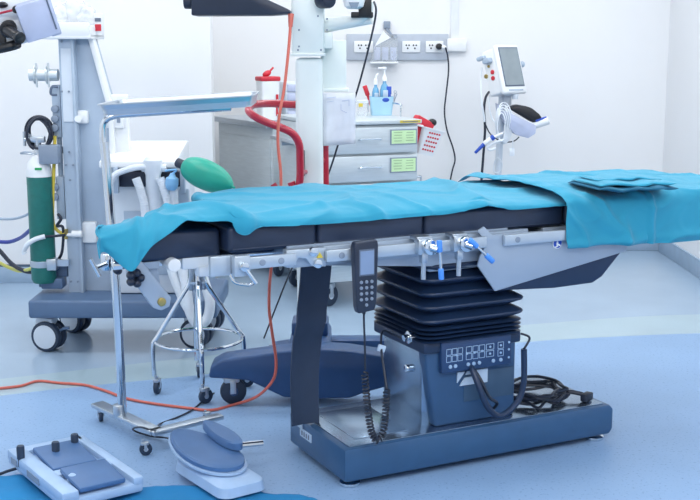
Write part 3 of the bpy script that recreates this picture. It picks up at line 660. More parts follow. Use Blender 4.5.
# upper boom: column to console and to the optics at the left (runs above the frame)
b = B(); b.box((-0.165, 4.66, 1.75), (0.13, 0.13, 0.26), bev=0.02)
b.tube([(-0.165, 4.66, 1.80), (-0.45, 4.55, 1.84), (-0.80, 4.32, 1.86), (-1.05, 4.12, 1.84), (-1.17, 4.02, 1.74), (-1.18, 4.0, 1.60)], 0.05, n=14)
b.box((-0.55, 4.51, 1.74), (0.10, 0.08, 0.16), bev=0.01); b.tube([(-0.165, 4.66, 1.8), (-0.03, 4.6, 1.78), (0.02, 4.57, 1.68), (0.015, 4.56, 1.58)], 0.035, n=12)
part('boom', b, 'scope', Z, True)
# optics
RM = Euler((R(8), R(-17), R(18))).to_matrix().to_4x4()
q = at(36, 18, 4.0); b = B(); b.box(q, (0.115, 0.14, 0.125), rot=RM, bev=0.005); q2 = at(48, 12, 4.02); b.box(q2, (0.035, 0.12, 0.15), rot=RM, bev=0.004)
b.m(1).box(q + RM.to_3x3() @ Vector((0.048, -0.071, 0.01)), (0.005, 0.004, 0.11), rot=RM)
op = part('optics_block', b, ['lav', 'bezel'], Z, True)
q = at(6, 14, 4.0); b = B(); b.box(q + Vector((0.0, 0.04, 0.02)), (0.22, 0.16, 0.10), rot=RM, bev=0.03); b.box(q + Vector((0.02, 0.03, -0.055)), (0.16, 0.12, 0.09), rot=RM, bev=0.025); b.box((-1.18, 4.02, 1.62), (0.10, 0.10, 0.12), bev=0.01)
part('optics_housing', b, 'white', Z, True)
q = at(8, 30, 3.95); b = B(); b.cyl(q + Vector((-0.01, 0.08, 0.02)), q + Vector((0, -0.005, 0)), 0.028, n=22, bev=0.004); b.cyl(q, q + Vector((0.045, -0.05, -0.022)), 0.02, 0.017, n=18); b.cyl(q + Vector((0.045, -0.05, -0.022)), q + Vector((0.058, -0.062, -0.028)), 0.018, 0.021, n=18, bev=0.002)
part('eyepiece', b, 'black', Z, True)
q = at(2, 48, 3.96); b = B(); b.tube([q + Vector((-0.06, 0, -0.012)), q, q + Vector((0.035, 0, 0.008)), q + Vector((0.048, 0.02, 0.014))], 0.017, n=10); b.box(q + Vector((-0.01, 0.02, 0.03)), (0.05, 0.05, 0.07), bev=0.01); part('hand_grip', b, 'black', Z, True)
q = at(16, 9.5, 3.93); b = B(); b.sph(q, (0.013, 0.013, 0.013)); b.m(1).tube([q, at(5, 12, 3.93), at(-6, 15, 3.95)], 0.004); b.m(0).cyl(q, q + Vector((0, 0.05, 0)), 0.007); part('release_lever', b, ['black', 'red'], Z, True, label='red lever with black ball')
b = B(); q = at(2, 5, 3.95); b.sph(q, (0.02, 0.018, 0.011)); b.cyl(q, q + Vector((0, 0.06, 0)), 0.006); part('adjust_knob', b, 'black', Z, True)
# red handle
b = B()
b.tube([at(325.5, 190, 4.74), at(325, 150, 4.74), at(325, 133, 4.74), at(321, 112, 4.76), at(308, 106, 4.77), at(290, 104.5, 4.75), at(268, 103.5, 4.70), at(253, 105, 4.62), at(248.5, 110, 4.55), at(254, 116, 4.50), at(266, 122, 4.49), at(282, 128, 4.49), at(293, 134, 4.50), at(299, 144, 4.51), at(300, 158, 4.52), at(300, 178, 4.53), at(298.5, 186, 4.54), at(294, 188, 4.54), at(291, 182, 4.54)], 0.0155, n=12)
b.tube([at(273, 184, 4.53), at(277, 190, 4.53), at(284, 196, 4.54), at(297, 194, 4.55), at(300, 190, 4.56)], 0.013, n=10)
b.cyl(at(300, 172, 4.52), at(309, 172, 4.66), 0.01); b.cyl(at(325, 160, 4.74), at(313, 160, 4.66), 0.01)
part('handle', b, 'red', Z, True, label='red tubular push handle')
b = B(); q = at(303, 163, 4.585); b.box((q.x, 4.585, q.z), (0.014, 0.03, 0.105), bev=0.004); part('bumper', b, 'black', Z, True)

# cords of the microscope
b = B(); P = [at(291, 16, 4.44), at(290, 32, 4.42), at(288, 55, 4.40), at(284, 90, 4.37), at(279, 118, 4.34), at(278, 145, 4.32), at(281, 180, 4.30), at(278, 230, 4.29), at(271, 270, 4.28), at(269, 305, 4.27), at(272, 332, 4.26), at(276, 360, 4.26), at(274, 378, 4.26), at(264, 391, 4.27), at(252, 399, 4.30)] + [ fl(236, 404, 0.006), fl(212, 410, 0.006), fl(188, 408, 0.006), fl(150, 403, 0.006), fl(125, 398, 0.006), fl(106, 391, 0.006), fl(85, 385, 0.006), fl(60, 383, 0.006), fl(38, 381, 0.006), fl(20, 386, 0.006), fl(-8, 389, 0.006)]
b.tube(P, 0.0058, n=8, sub=5); b.cyl(at(291, 14, 4.44), at(290.5, 27, 4.43), 0.0115, 0.008, n=12)
solo('orange_cord', b, 'rcord', 'thin orange red power cord hanging from dark console and trailing left across the floor', 'cord')
b = B(); P = [at(374, 2, 4.52), at(376, 12, 4.50), at(371, 38, 4.62), at(358, 88, 4.80), at(348, 115, 4.84), at(338, 145, 4.86), at(327, 178, 4.88), at(300, 250, 4.98), at(286, 282, 5.1)] + [fl(264, 338, 0.005)]
b.tube(P, 0.0042, n=7)
solo('signal_cable', b, 'cable', 'thin black cable slanting down from camera block right of the white column', 'cable')
# paper sheet clipped to the side housing
b = B(); rows = []
for j in range(9):
    row = []
    for i in range(7):
        q = at(322.5 + 33 * i / 6, 93 + (51 + 2 * (1 - i / 6)) * j / 8, 4.66); q.y += 0.006 * math.sin(i * 0.9 + j * 0.5) ; row.append(q)
    rows.append(row)
b.grid(rows)
pt = []
o = solo('paper_sheet', b, 'paper', 'white paper sheet with faint drawing hanging beside the microscope column', 'paper', sharp=180); md = o.modifiers.new('th', 'SOLIDIFY'); md.thickness = 0.0012
s = B()
for (x0, y0, x1, y1) in ((342, 101, 349, 100), (341, 104, 341, 110), (341, 110, 347, 113), (349, 100, 349, 106), (327, 98, 336, 97), (327, 102, 334, 101)):
    p_, q_ = at(x0, y0, 4.649), at(x1, y1, 4.649); s.cyl(p_, q_, 0.0011, n=6)
s.bm.transform(Matrix.Translation(-o.location)); part('drawing', s, 'lav', o)

# ================================================================== ANAESTHESIA MACHINE
AM = thing('anaesthesia_machine', 'tall pale grey anaesthesia machine with worktop, hoses and white-capped castors at left wall', 'anaesthesia machine', (-1.05, 5.35, 0))
b = B(); b.box((-1.035, 5.36, 0.215), (0.86, 0.52, 0.085), bev=0.014, seg=3); part('base_plinth', b, 'machb', AM, True)
for (x, y), a in (((-1.40, 5.2), 2.9), ((-0.72, 5.25), 2.9), ((-1.36, 5.55), 2.6), ((-0.70, 5.55), 2.9)):
    castor(AM, (x + 1.05, y - 5.35), 0.072, 0.055, ang=a - math.pi, twin=True, stem=0.03)
s = B(); q = at(66, 328, 5.16); s.cyl(at(58, 331, 5.17), q, 0.006); s.box(q, (0.03, 0.015, 0.01)); part('brake_pedal', s, 'machb', AM, True)
b = B(); x0, x1 = -1.318, -1.25
b.box((-1.283, 5.33, 0.84), (0.072, 0.10, 1.18), bev=0.004); b.m(1).box((-1.283, 5.2785, 1.22), (0.052, 0.004, 0.33))
fp = part('side_post', b, ['grey', 'offw'], AM, True)
for px, py in ((61.5, 41.5), (62, 91.5), (69, 91.5), (66, 165), (73, 165), (69, 152), (70, 180), (71, 281.5), (78, 281.5)):
    q = at(px, py, 5.277); s = B(); s.cyl((q.x, 5.279, q.z), (q.x, 5.272, q.z), 0.005, n=10); part('screw', s, 'mgrey', fp, True)
b = B(); b.prism([(-1.25, 0.25), (-1.25, 1.43), (-1.185, 1.43), (-1.105, 1.11), (-1.105, 0.25)], 'y', 5.32, 5.48, bev=0.004); b.box((-1.255, 5.30, 0.84), (0.014, 0.06, 1.18), bev=0.003); part('back_panel', b, 'grey', AM, True)
b = B(); b.prism([(-1.19, 1.43), (-1.165, 1.43), (-1.085, 1.10), (-1.085, 0.26), (-1.11, 0.26), (-1.11, 1.10)], 'y', 5.30, 5.36, bev=0.006); part('white_upright', b, 'white', AM, True)
# lower cabinet and worktop
b = B(); b.box((-0.93, 5.42, 0.56), (0.34, 0.36, 0.60), bev=0.01); b.m(1).box((-0.92, 5.235, 0.50), (0.24, 0.008, 0.30), bev=0.003); part('cabinet', b, ['offw', 'grey'], AM, True)
b = B(); b.prism([(5.16, 0.885), (5.16, 0.855), (5.62, 0.855), (5.62, 0.94), (5.56, 0.945)], 'x', -1.13, -0.785, bev=0.006); part('worktop', b, 'white', AM, True)
b = B(); b.box((-1.09, 5.36, 1.02), (0.13, 0.05, 0.31), bev=0.01); part('backboard', b, 'white', AM, True)
s = B(); s.box((-1.085, 5.325, 1.065), (0.085, 0.02, 0.085), bev=0.005); s.m(1).box((-1.11, 5.314, 1.065), (0.018, 0.004, 0.03)); s.m(2).box((-1.065, 5.314, 1.07), (0.016, 0.004, 0.045)); s.m(3).box((-1.105, 5.314, 1.095), (0.02, 0.004, 0.012)); part('flow_gauge', s, ['white', 'green2', 'mgrey', 'yellow'], AM, True)
b = B(); b.box((-0.92, 5.22, 0.80), (0.30, 0.05, 0.07), bev=0.006); part('absorber_mount', b, 'dkblue', AM, True)
for x in (-1.055, -0.755):
    b = B(); b.box((x, 5.165, 0.80), (0.022, 0.03, 0.12), bev=0.005); part('mount_bracket', b, 'grey', AM, True)
b = B(); b.box((-0.755, 5.19, 0.715), (0.05, 0.03, 0.09), bev=0.012); part('hose_holder', b, 'grey', AM, True)
b = B(); q = at(153, 168, 5.12); b.lathe([(0.03, 0.05), (0.042, 0.035), (0.042, -0.01), (0.034, -0.03), (0.034, -0.20)], q, n=22); b.tube([q + Vector((-0.05, 0, 0)), q, q + Vector((0.06, 0, 0.0))], 0.018); part('absorber', b, 'hose', AM, True)
def corr(t): return 0.019 + 0.001 * math.sin(t * 150)
for P in ([at(136, 178, 5.08), at(141, 192, 5.08), at(145, 210, 5.08), at(146, 250, 5.09)], [at(160, 178, 5.08), at(166, 195, 5.07), at(170, 215, 5.07), at(170, 252, 5.08)], [at(172, 180, 5.08), at(174, 200, 5.08), at(175, 240, 5.08)]):
    b = B(); b.tube(P, corr, n=10, sub=24); part('breathing_hose', b, 'hose', AM, True)
b = B(); b.tube([at(108, 190, 5.1), at(114, 176, 5.1), at(126, 170, 5.1), at(140, 167, 5.1), at(152, 168, 5.1)], 0.014, n=10); part('breathing_hose', b, 'hose', AM, True)
b = B(); q = at(172, 181, 5.06); b.lathe([(0.018, -0.04), (0.026, -0.03), (0.03, -0.012), (0.028, 0.012), (0.016, 0.02), (0.01, 0.035)], q, axis=(0.1, 0, 1), n=18); b.tube([q + Vector((0, 0, 0.03)), q + Vector((0.02, 0, 0.05)), q + Vector((-0.03, 0, 0.045))], 0.005); part('valve', b, 'valveb', AM, True, label='light blue valve')
b = B(); b.tube([at(180, 258, 5.05), at(186, 285, 5.03), at(190, 312, 5.02), at(198, 324, 5.02), at(207, 319, 5.02), at(210, 302, 5.02), at(205, 284, 5.03), at(198, 262, 5.05), at(192, 245, 5.06)], 0.023, n=12); b.tube([at(166, 250, 5.05), at(173, 275, 5.04), at(183, 300, 5.03), at(190, 312, 5.02)], 0.02, n=10)
part('scavenging_hose', b, 'hose', AM, True)
s = B(); s.box((-1.10, 5.315, 0.735), (0.06, 0.01, 0.14), bev=0.003); s.m(1).box((-1.09, 5.309, 0.745), (0.03, 0.004, 0.07)); part('rating_plate', s, ['offw', 'dgrey'], AM, True)
s = B(); q = at(82, 117, 5.31); s.box(q, (0.06, 0.03, 0.06), bev=0.008); s.cyl(at(78, 119, 5.3), at(78, 119, 5.26), 0.016, n=16); part('wall_clip', s, 'white', AM, True)
s = B(); q = at(90, 232, 5.31); s.box(q, (0.07, 0.04, 0.10), bev=0.01); s.cyl(at(72, 234, 5.26), at(82, 234, 5.26), 0.016, n=14); s.cyl(at(65, 235, 5.26), at(72, 235, 5.26), 0.008); s.m(1).cyl(at(66, 229, 5.26), at(66, 239, 5.26), 0.009); part('gas_inlet', s, ['white', 'brass'], AM, True)
# manifold with knobs at the left of the post
b = B(); b.box((-1.345, 5.33, 1.10), (0.04, 0.06, 0.24), bev=0.005); b.box((-1.345, 5.33, 0.70), (0.04, 0.06, 0.20), bev=0.005); b.cyl((-1.345, 5.33, 0.75), (-1.345, 5.33, 1.02), 0.012)
mf = part('gas_manifold', b, 'grey', AM, True)
for py in (109, 119, 128, 187, 197):
    q = at(55, py, 5.29); s = B(); s.cyl(q + Vector((0, 0.02, 0)), q + Vector((0, -0.012, 0)), 0.017, n=16, bev=0.003); part('manifold_knob', s, 'mgrey', mf, True)
s = B(); s.tube([at(55, 136, 5.28), at(54, 165, 5.28), at(53, 195, 5.28), at(53, 222, 5.28), at(58, 231, 5.28), at(65, 234, 5.27)], 0.008, n=8); part('gas_pipe', s, 'yellow', AM, True, label='yellow gas pipe')
s = B(); s.tube([at(58, 214, 5.28), at(61, 219, 5.27), at(57, 226, 5.27), at(63, 228, 5.27), at(62, 252, 5.28), at(56, 262, 5.3)], 0.007, n=8); part('rubber_tube', s, 'cable', AM, True)
b = B(); q = at(45, 75, 5.3); b.cyl((-1.46, 5.3, q.z), (-1.33, 5.3, q.z), 0.027, n=20)
for px in (35, 47):
    c_ = at(px, 75, 5.3); b.cyl((c_.x, 5.3, q.z), (c_.x + 0.008, 5.3, q.z), 0.036, n=20)
    b.cyl((c_.x, 5.3, q.z), (c_.x + 0.004, 5.3, q.z), 0.042, n=24)
    b.cyl((c_.x + 0.012, 5.28, q.z - 0.055), (c_.x + 0.012, 5.28, q.z + 0.055), 0.005, n=8)
part('canister', b, 'sheet', AM, True)
b = B(); b.tube([at(58, 87, 5.27), at(52, 87, 5.26), at(51, 94, 5.26), at(57, 95, 5.27)], 0.006, n=8); part('cable_hook', b, 'bezel', AM, True)
b = B(); q = at(50, 154, 5.25); b.box(q, (0.088, 0.07, 0.085), bev=0.004); b.box(at(56, 150, 5.3), (0.06, 0.03, 0.03)); part('yoke_block', b, 'mgrey', AM, True)
b = B(); b.cyl(at(33, 285, 5.25) + Vector((0.02, 0.05, 0)), at(62, 285, 5.3), 0.02); b.box(at(54, 282, 5.3), (0.10, 0.09, 0.05), bev=0.006); b.box(at(62, 270, 5.32), (0.06, 0.03, 0.06), bev=0.004)
part('cylinder_rest', b, 'machb', AM, True)
# top shelf
b = B(); b.box((-1.295, 5.38, 1.437), (0.27, 0.30, 0.022), bev=0.006); b.m(0).box((-1.295, 5.235, 1.468), (0.26, 0.012, 0.062), bev=0.005); b.box((-1.166, 5.38, 1.46), (0.012, 0.28, 0.05), bev=0.004); b.box((-1.425, 5.38, 1.46), (0.012, 0.28, 0.05), bev=0.004)
part('top_shelf', b, 'white', AM, True)

# breathing bag
b = B(); p0, p1 = at(181, 164, 5.10), at(233, 187, 4.95); d = (p1 - p0)
prof = [(0.016, 0), (0.018, 0.05), (0.045, 0.12), (0.062, 0.25), (0.070, 0.45), (0.064, 0.68), (0.045, 0.85), (0.022, 0.95), (0.008, 0.985), (0.006, 1.03)]
Lb = d.length; b.lathe([(r * 0.95, t * Lb) for r, t in [(p.x, p.y) for p in spline([(r, t, 0) for r, t in prof], 4)]], p0, axis=d.normalized(), n=24)
bagx = solo('breathing_bag', b, 'bag', 'green rubber breathing bag jutting right from the anaesthesia machine', 'breathing bag', sharp=180)
s = B(); s.cyl(p0 - d.normalized() * 0.02, p0 + d.normalized() * 0.03, 0.021, n=18); s.bm.transform(Matrix.Translation(-bagx.location)); part('bag_neck', s, 'dkblue', bagx)
# oxygen cylinder
OC = thing('oxygen_cylinder', 'green oxygen cylinder with white shoulder strapped to left side of anaesthesia machine', 'gas cylinder', (-1.43, 5.27, 0.31))
b = B(); b.lathe([(0.02, 0), (0.05, 0.004), (0.0575, 0.02), (0.0575, 0.50)], (0, 0, -0.005), n=28); b.m(1).lathe([(0.058, 0.0), (0.058, 0.035)], (0, 0, 0.46), n=28); part('body', b, ['cyl', 'cyl'], OC)
b = B(); b.lathe([(0.0578, 0.495), (0.0575, 0.525), (0.05, 0.56), (0.034, 0.585), (0.02, 0.60), (0.02, 0.625)], n=28); b.m(1).box((0.012, -0.054, 0.535), (0.03, 0.01, 0.01)); part('shoulder', b, ['white', 'green2'], OC, label='white shoulder')
b = B(); b.cyl((0, 0, 0.60), (0, 0, 0.67), 0.016, n=16); b.box((0, -0.0, 0.665), (0.07, 0.03, 0.03), bev=0.005); b.cyl((-0.06, 0, 0.665), (0.0, 0, 0.665), 0.009); b.cyl((-0.06, 0, 0.635), (-0.06, 0, 0.70), 0.007); b.cyl((-0.035, 0, 0.64), (-0.035, 0, 0.69), 0.006)
b.tube([(0.0, -0.02, 0.60), (-0.05, -0.03, 0.61), (-0.08, 0, 0.60), (-0.05, 0.03, 0.595), (0.0, 0.02, 0.59)], 0.004)
part('valve', b, 'steel', OC)
b = B(); b.lathe([(0.0585, 0.0), (0.0605, 0.002), (0.0605, 0.028), (0.0585, 0.03)], (0, 0, 0.075), n=28, caps=False); b.box((0.05, -0.03, 0.09), (0.045, 0.05, 0.055), bev=0.005); b.box((0.09, -0.02, 0.095), (0.07, 0.03, 0.03)); part('strap', b, 'steel', OC)
# cable ring hung above the cylinder
b = B(); pts = []
for k in range(5 * 12):
    a = 2 * math.pi * k / 12; rr0 = 1 - 0.10 * math.sin(k * 0.23)
    q = at(39 + 11.5 * rr0 * math.cos(a) + 2.0 * math.sin(k * 0.7), 133 + 14.5 * rr0 * math.sin(a) + 1.5 * math.cos(k * 0.5), 5.27 + 0.025 * math.sin(k * 0.31)); pts.append(q)
b.tube(pts, 0.0055, n=6, sub=3); b.tube([at(48, 120, 5.27), at(51, 128, 5.27), at(50, 142, 5.27), at(48, 148, 5.27)], 0.005)
solo('cable_loop', b, 'cable', 'looped black cable hung above the green gas cylinder', 'cable')
# gas hoses to the left
for nm, P, r_, m_, lb in (
    ('gas_hose', [at(-8, 218, 5.9), at(10, 219, 5.85), at(24, 216, 5.75), at(34, 210, 5.6)], 0.007, 'grey', 'pale grey gas hose, uppermost hose left of the green cylinder'),
    ('gas_hose', [at(-8, 241, 5.9), at(8, 242, 5.85), at(20, 238, 5.75), at(29, 231, 5.6), at(36, 224, 5.5)], 0.010, 'hoseb', 'dark blue gas hose left of the green cylinder'),
    ('gas_hose', [at(-8, 244, 5.7), at(0, 251, 5.7), at(12, 264, 5.65), at(25, 271, 5.55), at(36, 272, 5.5)], 0.011, 'cable', 'black gas hose sagging left of the green cylinder'),
    ('gas_hose', [at(-8, 259, 5.75), at(0, 263, 5.75), at(10, 268, 5.7), at(20, 271, 5.6), at(30, 269, 5.5), at(37, 265, 5.45)], 0.009, 'hosey', 'yellow gas hose sagging left of the green cylinder')):
    b = B(); b.tube(P, r_, n=8); solo(nm, b, m_, lb, 'hose', 'gas hoses behind the green cylinder')
b = B(); b.tube([at(25, 254, 5.2), at(24, 251, 5.2), at(28, 244, 5.19), at(36, 239, 5.19), at(45, 236.5, 5.2)], 0.011, n=9); b.m(1).tube([at(45, 236.5, 5.2), at(55, 236, 5.22), at(65, 235, 5.24)], 0.006, n=8)
solo('sampling_tube', b, ['hose', 'cable'], 'short white tube curling across the front of green cylinder', 'tube')
# clear bag, small box on the shelf
b = B()
for k, (px, py, sx, sz) in enumerate(((62, 15, 0.055, 0.05), (74, 12, 0.06, 0.06), (86, 16, 0.05, 0.045))):
    q = at(px, py, 5.40); t = bmesh.new(); bmesh.ops.create_icosphere(t, subdivisions=4, radius=1)
    for v in t.verts: v.co *= 1 + 0.28 * noise.noise(v.co * 2.1 + Vector((k * 3, 0, 0)))
    b._add(t, Matrix.Translation((q.x, 5.40, max(q.z, 1.452 + sz))) @ Matrix.Diagonal((sx, 0.07, sz, 1)))
solo('plastic_bag', b, 'clear', 'crumpled clear plastic bag on top shelf of the anaesthesia machine', 'bag', sharp=180)
q = at(98, 30, 5.33); b = B(); b.box((q.x + 0.0, 5.36, 1.497), (0.034, 0.05, 0.09), bev=0.003); b.m(1).box((q.x, 5.334, 1.478), (0.028, 0.004, 0.03)); b.m(2).box((q.x, 5.334, 1.513), (0.028, 0.004, 0.016)); b.m(0).box((q.x - 0.01, 5.36, 1.45), (0.05, 0.05, 0.006))
solo('medicine_box', b, ['white', 'redp', 'dgrey'], 'small red and white box at right end of the machine shelf', 'box')

# ================================================================== DRAWER TROLLEY
CR = math.atan2(0.37, 0.93); CO = Vector((-0.145, 6.02, 0))
K = thing('drawer_trolley', 'stainless steel drawer trolley with pale green drawer labels behind the table', 'trolley', CO, CR)
CW = Matrix.LocRotScale(CO, Euler((0, 0, CR)), None)
W, D, HT = 0.56, 0.72, 1.0
b = B(); b.box((W / 2, D / 2 + 0.012, 0.56), (W, D - 0.024, 0.84), bev=0.004); part('body', b, 'sheet', K)
b = B(); b.box((W / 2, D / 2, HT - 0.005), (W + 0.02, D + 0.02, 0.022), bev=0.004); part('top', b, 'sheet', K)
zz = HT - 0.03
for k in range(5):
    h = 0.138; z0 = zz - h - k * (h + 0.012)
    if z0 < 0.13: break
    b = B(); b.box((W / 2, 0.002, z0 + h / 2), (W - 0.03, 0.026, h), bev=0.004); d_ = part('drawer', b, 'sheet', K)
    s = B(); s.tube([(0.20, -0.008, z0 + 0.072), (0.205, -0.03, z0 + 0.078), (0.215, -0.034, z0 + 0.079), (0.31, -0.034, z0 + 0.079), (0.32, -0.03, z0 + 0.078), (0.325, -0.008, z0 + 0.072)], 0.005, n=8, sub=4); part('handle', s, 'chrome', d_)
    s = B(); s.box((0.46, -0.013, z0 + 0.083), (0.155, 0.006, 0.082)); s.m(1).box((0.46, -0.0165, z0 + 0.083), (0.142, 0.002, 0.07))
    for j in range(4):
        s.m(2); s.box((0.425, -0.018, z0 + 0.108 - j * 0.015), (0.05 - 0.006 * (j % 2), 0.001, 0.003)); s.box((0.495, -0.018, z0 + 0.106 - j * 0.014), (0.04 + 0.006 * (j % 2), 0.001, 0.003))
    part('label_card', s, ['mgrey', 'green', 'ink'], d_, label='pale green drawer label card')
s = B(); s.box((0.50, -0.0115, HT - 0.004), (0.12, 0.002, 0.014)); s.m(1).box((0.50, -0.013, HT - 0.004), (0.09, 0.001, 0.004)); part('yellow_tape', s, ['yellow', 'dgrey'], K, label='yellow tape strip')
for x in (0.07, W - 0.07):
    for y in (0.08, D - 0.08): castor(K, (x, y), 0.058, 0.03, ang=0.5, stem=0.03)
b = B()
for x in (0.0, W): b.tube([(x, 0.25, HT), (x, 0.25, HT + 0.06), (x, 0.28, HT + 0.075), (x, D - 0.03, HT + 0.075), (x, D, HT + 0.06), (x, D, HT)], 0.005, n=8, sub=4)
b.cyl((0, D - 0.01, HT + 0.07), (W, D - 0.01, HT + 0.07), 0.005); part('guard_rail', b, 'chrome', K)
b = B(); b.box((-0.045, D / 2 - 0.05, 0.885), (0.09, D - 0.1, 0.022), bev=0.003)
for y in (0.1, 0.5): b.box((-0.03, y, 0.865), (0.06, 0.02, 0.04), bev=0.002)
part('side_shelf', b, 'steel', K)
b = B(); b.tube([(W + 0.0, 0.05, 0.69), (W + 0.03, 0.05, 0.69), (W + 0.035, 0.05, 0.68), (W + 0.035, 0.05, 0.56)], 0.006, n=8); b.cyl((W, 0.05, 0.56), (W + 0.036, 0.05, 0.56), 0.006); part('side_hook', b, 'steel', K)

# second steel cabinet behind
K2O = Vector((-0.455, 6.85, 0)); K2R = R(30); K2 = thing('steel_cabinet', 'stainless steel side cabinet standing between the drawer trolley and left wall corner', 'cabinet', K2O, K2R)
b = B(); b.box((0.25, 0.41, 0.52), (0.50, 0.80, 0.78), bev=0.004); part('body', b, 'sheet', K2)
b = B(); b.box((0.23, 0.41, 0.929), (0.56, 0.82, 0.034), bev=0.004); part('top', b, 'steel', K2)
b = B(); b.box((-0.004, 0.41, 0.5), (0.008, 0.74, 0.68), bev=0.002); part('side_panel', b, 'sheet', K2)
for x in (0.06, 0.44):
    for y in (0.07, 0.73): castor(K2, (x, y), 0.055, 0.03, ang=0.6, stem=0.03)
K2W = Matrix.LocRotScale(K2O, Euler((0, 0, CR)), None)

# sharps bin and drawer box on the cabinet
def on(Mx, x, y, z): return Mx @ Vector((x, y, z))
q = at(269, 100, 7.15); zt = 0.9475
SB = thing('sharps_bin', 'white sharps bin with red lid on the steel cabinet', 'bin', (q.x - 0.005, 7.13, zt), CR)
b = B(); b.loft([rr(0, 0, 0.055, 0.055, 0.012, 0), rr(0, 0, 0.06, 0.06, 0.014, 0.235)]); b.m(1)
part('body', b, ['white', 'redp'], SB)
b = B(); b.box((0.04, -0.0605, 0.09), (0.016, 0.003, 0.13)); b.m(1).box((0.04, -0.0625, 0.11), (0.008, 0.002, 0.03)); part('warning_label', b, ['redp', 'white'], SB)
b = B(); b.box((0, 0, 0.249), (0.128, 0.128, 0.028), bev=0.008); part('lid', b, 'redp', SB, label='red lid')
b = B(); b.sph((-0.005, 0, 0.28), (0.03, 0.025, 0.018), rot=(0, -0.5, 0)); b.box((0.02, 0, 0.30), (0.05, 0.012, 0.012), rot=(0, -0.8, 0), bev=0.004); part('lid_tab', b, 'redp', SB)
q = at(291.5, 100, 7.2)
DB = thing('drawer_box', 'small clear plastic drawer box beside the red-lidded bin', 'storage box', (q.x, 7.2, zt), CR)
b = B(); b.box((0, 0, 0.115), (0.12, 0.15, 0.23), bev=0.006); part('shell', b, 'offw', DB)
for k in range(4):
    b = B(); b.box((0, -0.08, 0.032 + k * 0.054), (0.106, 0.02, 0.046), bev=0.005); dd = part('drawer', b, 'lav', DB); s = B(); s.sph((0.025, -0.094, 0.032 + k * 0.054), (0.012, 0.01, 0.012)); part('knob', s, 'white', dd)
# things on the trolley top
ztp = HT + 0.0065
def ct(px, py, zz_=ztp):
    return fl(px, py, zz_)
q = CW @ Vector((0.30, 0.33, ztp))
BX, BY = 0.178, 6.60
BK = thing('tidy_basket', 'pale blue plastic tidy basket on the trolley top', 'basket', (BX, BY, ztp), 0.05)
b = B(); b.loft([rr(0, 0, 0.058, 0.045, 0.012, 0.0), rr(0, 0, 0.068, 0.052, 0.014, 0.105), rr(0, 0, 0.064, 0.048, 0.012, 0.105), rr(0, 0, 0.055, 0.042, 0.01, 0.006)]); part('tub', b, 'lblue', BK)
b = B(); b.sph((0.022, -0.0515, 0.088), (0.02, 0.003, 0.012)); part('tub_emblem', b, 'bluep', BK)
def bottle(x, y, r, h, pump, lb, nm, mt='gel'):
    o = thing(nm, lb, 'bottle', (BX + x, BY + y, ztp + 0.007), 0.2)
    s = B(); s.lathe([(r * 0.9, 0), (r, 0.01), (r, h * 0.72), (r * 0.75, h * 0.86), (r * 0.4, h * 0.93), (r * 0.4, h)], n=20); part('body', s, mt, o)
    s = B(); s.box((0, -r - 0.0005, h * 0.6), (r * 1.1, 0.004, h * 0.25), bev=0.001); part('label', s, 'sticker', o)
    s = B()
    if pump:
        s.lathe([(r * 0.55, h), (r * 0.5, h + 0.02), (r * 0.2, h + 0.035), (r * 0.2, h + 0.065), (r * 0.42, h + 0.067), (r * 0.42, h + 0.08)], n=18); s.box((-0.022, -0.004, h + 0.073), (0.035, 0.012, 0.01), bev=0.003)
    else: s.lathe([(r * 0.55, h), (r * 0.5, h + 0.03), (r * 0.2, h + 0.036)], n=18); s.tube([(0, 0, h + 0.03), (0.004, 0, h + 0.05), (0.016, 0, h + 0.06)], 0.006)
    part('pump' if pump else 'cap', s, 'white', o)
bottle(0.018, -0.006, 0.026, 0.185, True, 'blue gel bottle with tall white pump in the pale blue basket', 'pump_bottle')
bottle(-0.032, -0.004, 0.021, 0.165, False, 'blue bottle with short white cap left of the pump bottle', 'spray_bottle')
s = B(); s.cyl((BX - 0.047, BY + 0.03, ztp + 0.02), (BX - 0.085, BY + 0.03, ztp + 0.135), 0.008, n=12, bev=0.002); s.cyl((BX - 0.076, BY + 0.03, ztp + 0.11), (BX - 0.095, BY + 0.03, ztp + 0.165), 0.013, n=12, bev=0.003); solo('red_marker', s, 'redp', 'red marker leaning from left side of the pale blue basket', 'marker')
s = B(); s.cyl((BX + .05, BY - .025, ztp + 0.02), (BX + .043, BY - .02, ztp + 0.15), 0.009, n=12, bev=0.002); s.box((BX + .043, BY - .02, ztp + 0.14), (0.028, 0.014, 0.045), bev=0.003); solo('blue_marker', s, 'bluep', 'dark blue marker standing at right in the pale blue basket', 'marker')
s = B(); s.cyl((BX + .05, BY + .02, ztp + 0.02), (BX + .08, BY + .01, ztp + 0.125), 0.003, n=8); s.cyl((BX + .053, BY + .02, ztp + 0.02), (BX + .09, BY + .01, ztp + 0.12), 0.003, n=8); s.tube([(BX + .08 + 0.008 * math.cos(a), BY + .01, ztp + 0.13 + 0.008 * math.sin(a)) for a in [k * math.pi / 4 for k in range(8)]], 0.002, closed=True, sub=2); solo('scissors', s, 'steel', 'steel scissors sticking out right side of the pale blue basket', 'scissors')
JB = thing('plastic_jar', 'low clear jar with yellow sticker left of the pale blue basket', 'jar', (0.072, 6.52, ztp), 0)
b = B(); b.lathe([(0.028, 0), (0.032, 0.006), (0.032, 0.065), (0.028, 0.075)], n=20); part('body', b, 'clear2', JB)
b = B(); b.lathe([(0.033, 0.072), (0.033, 0.086), (0.030, 0.088)], n=20); part('lid', b, 'offw', JB); b = B(); b.box((-0.012, -0.031, 0.062), (0.024, 0.006, 0.02), bev=0.002); part('sticker', b, 'yellow', JB)
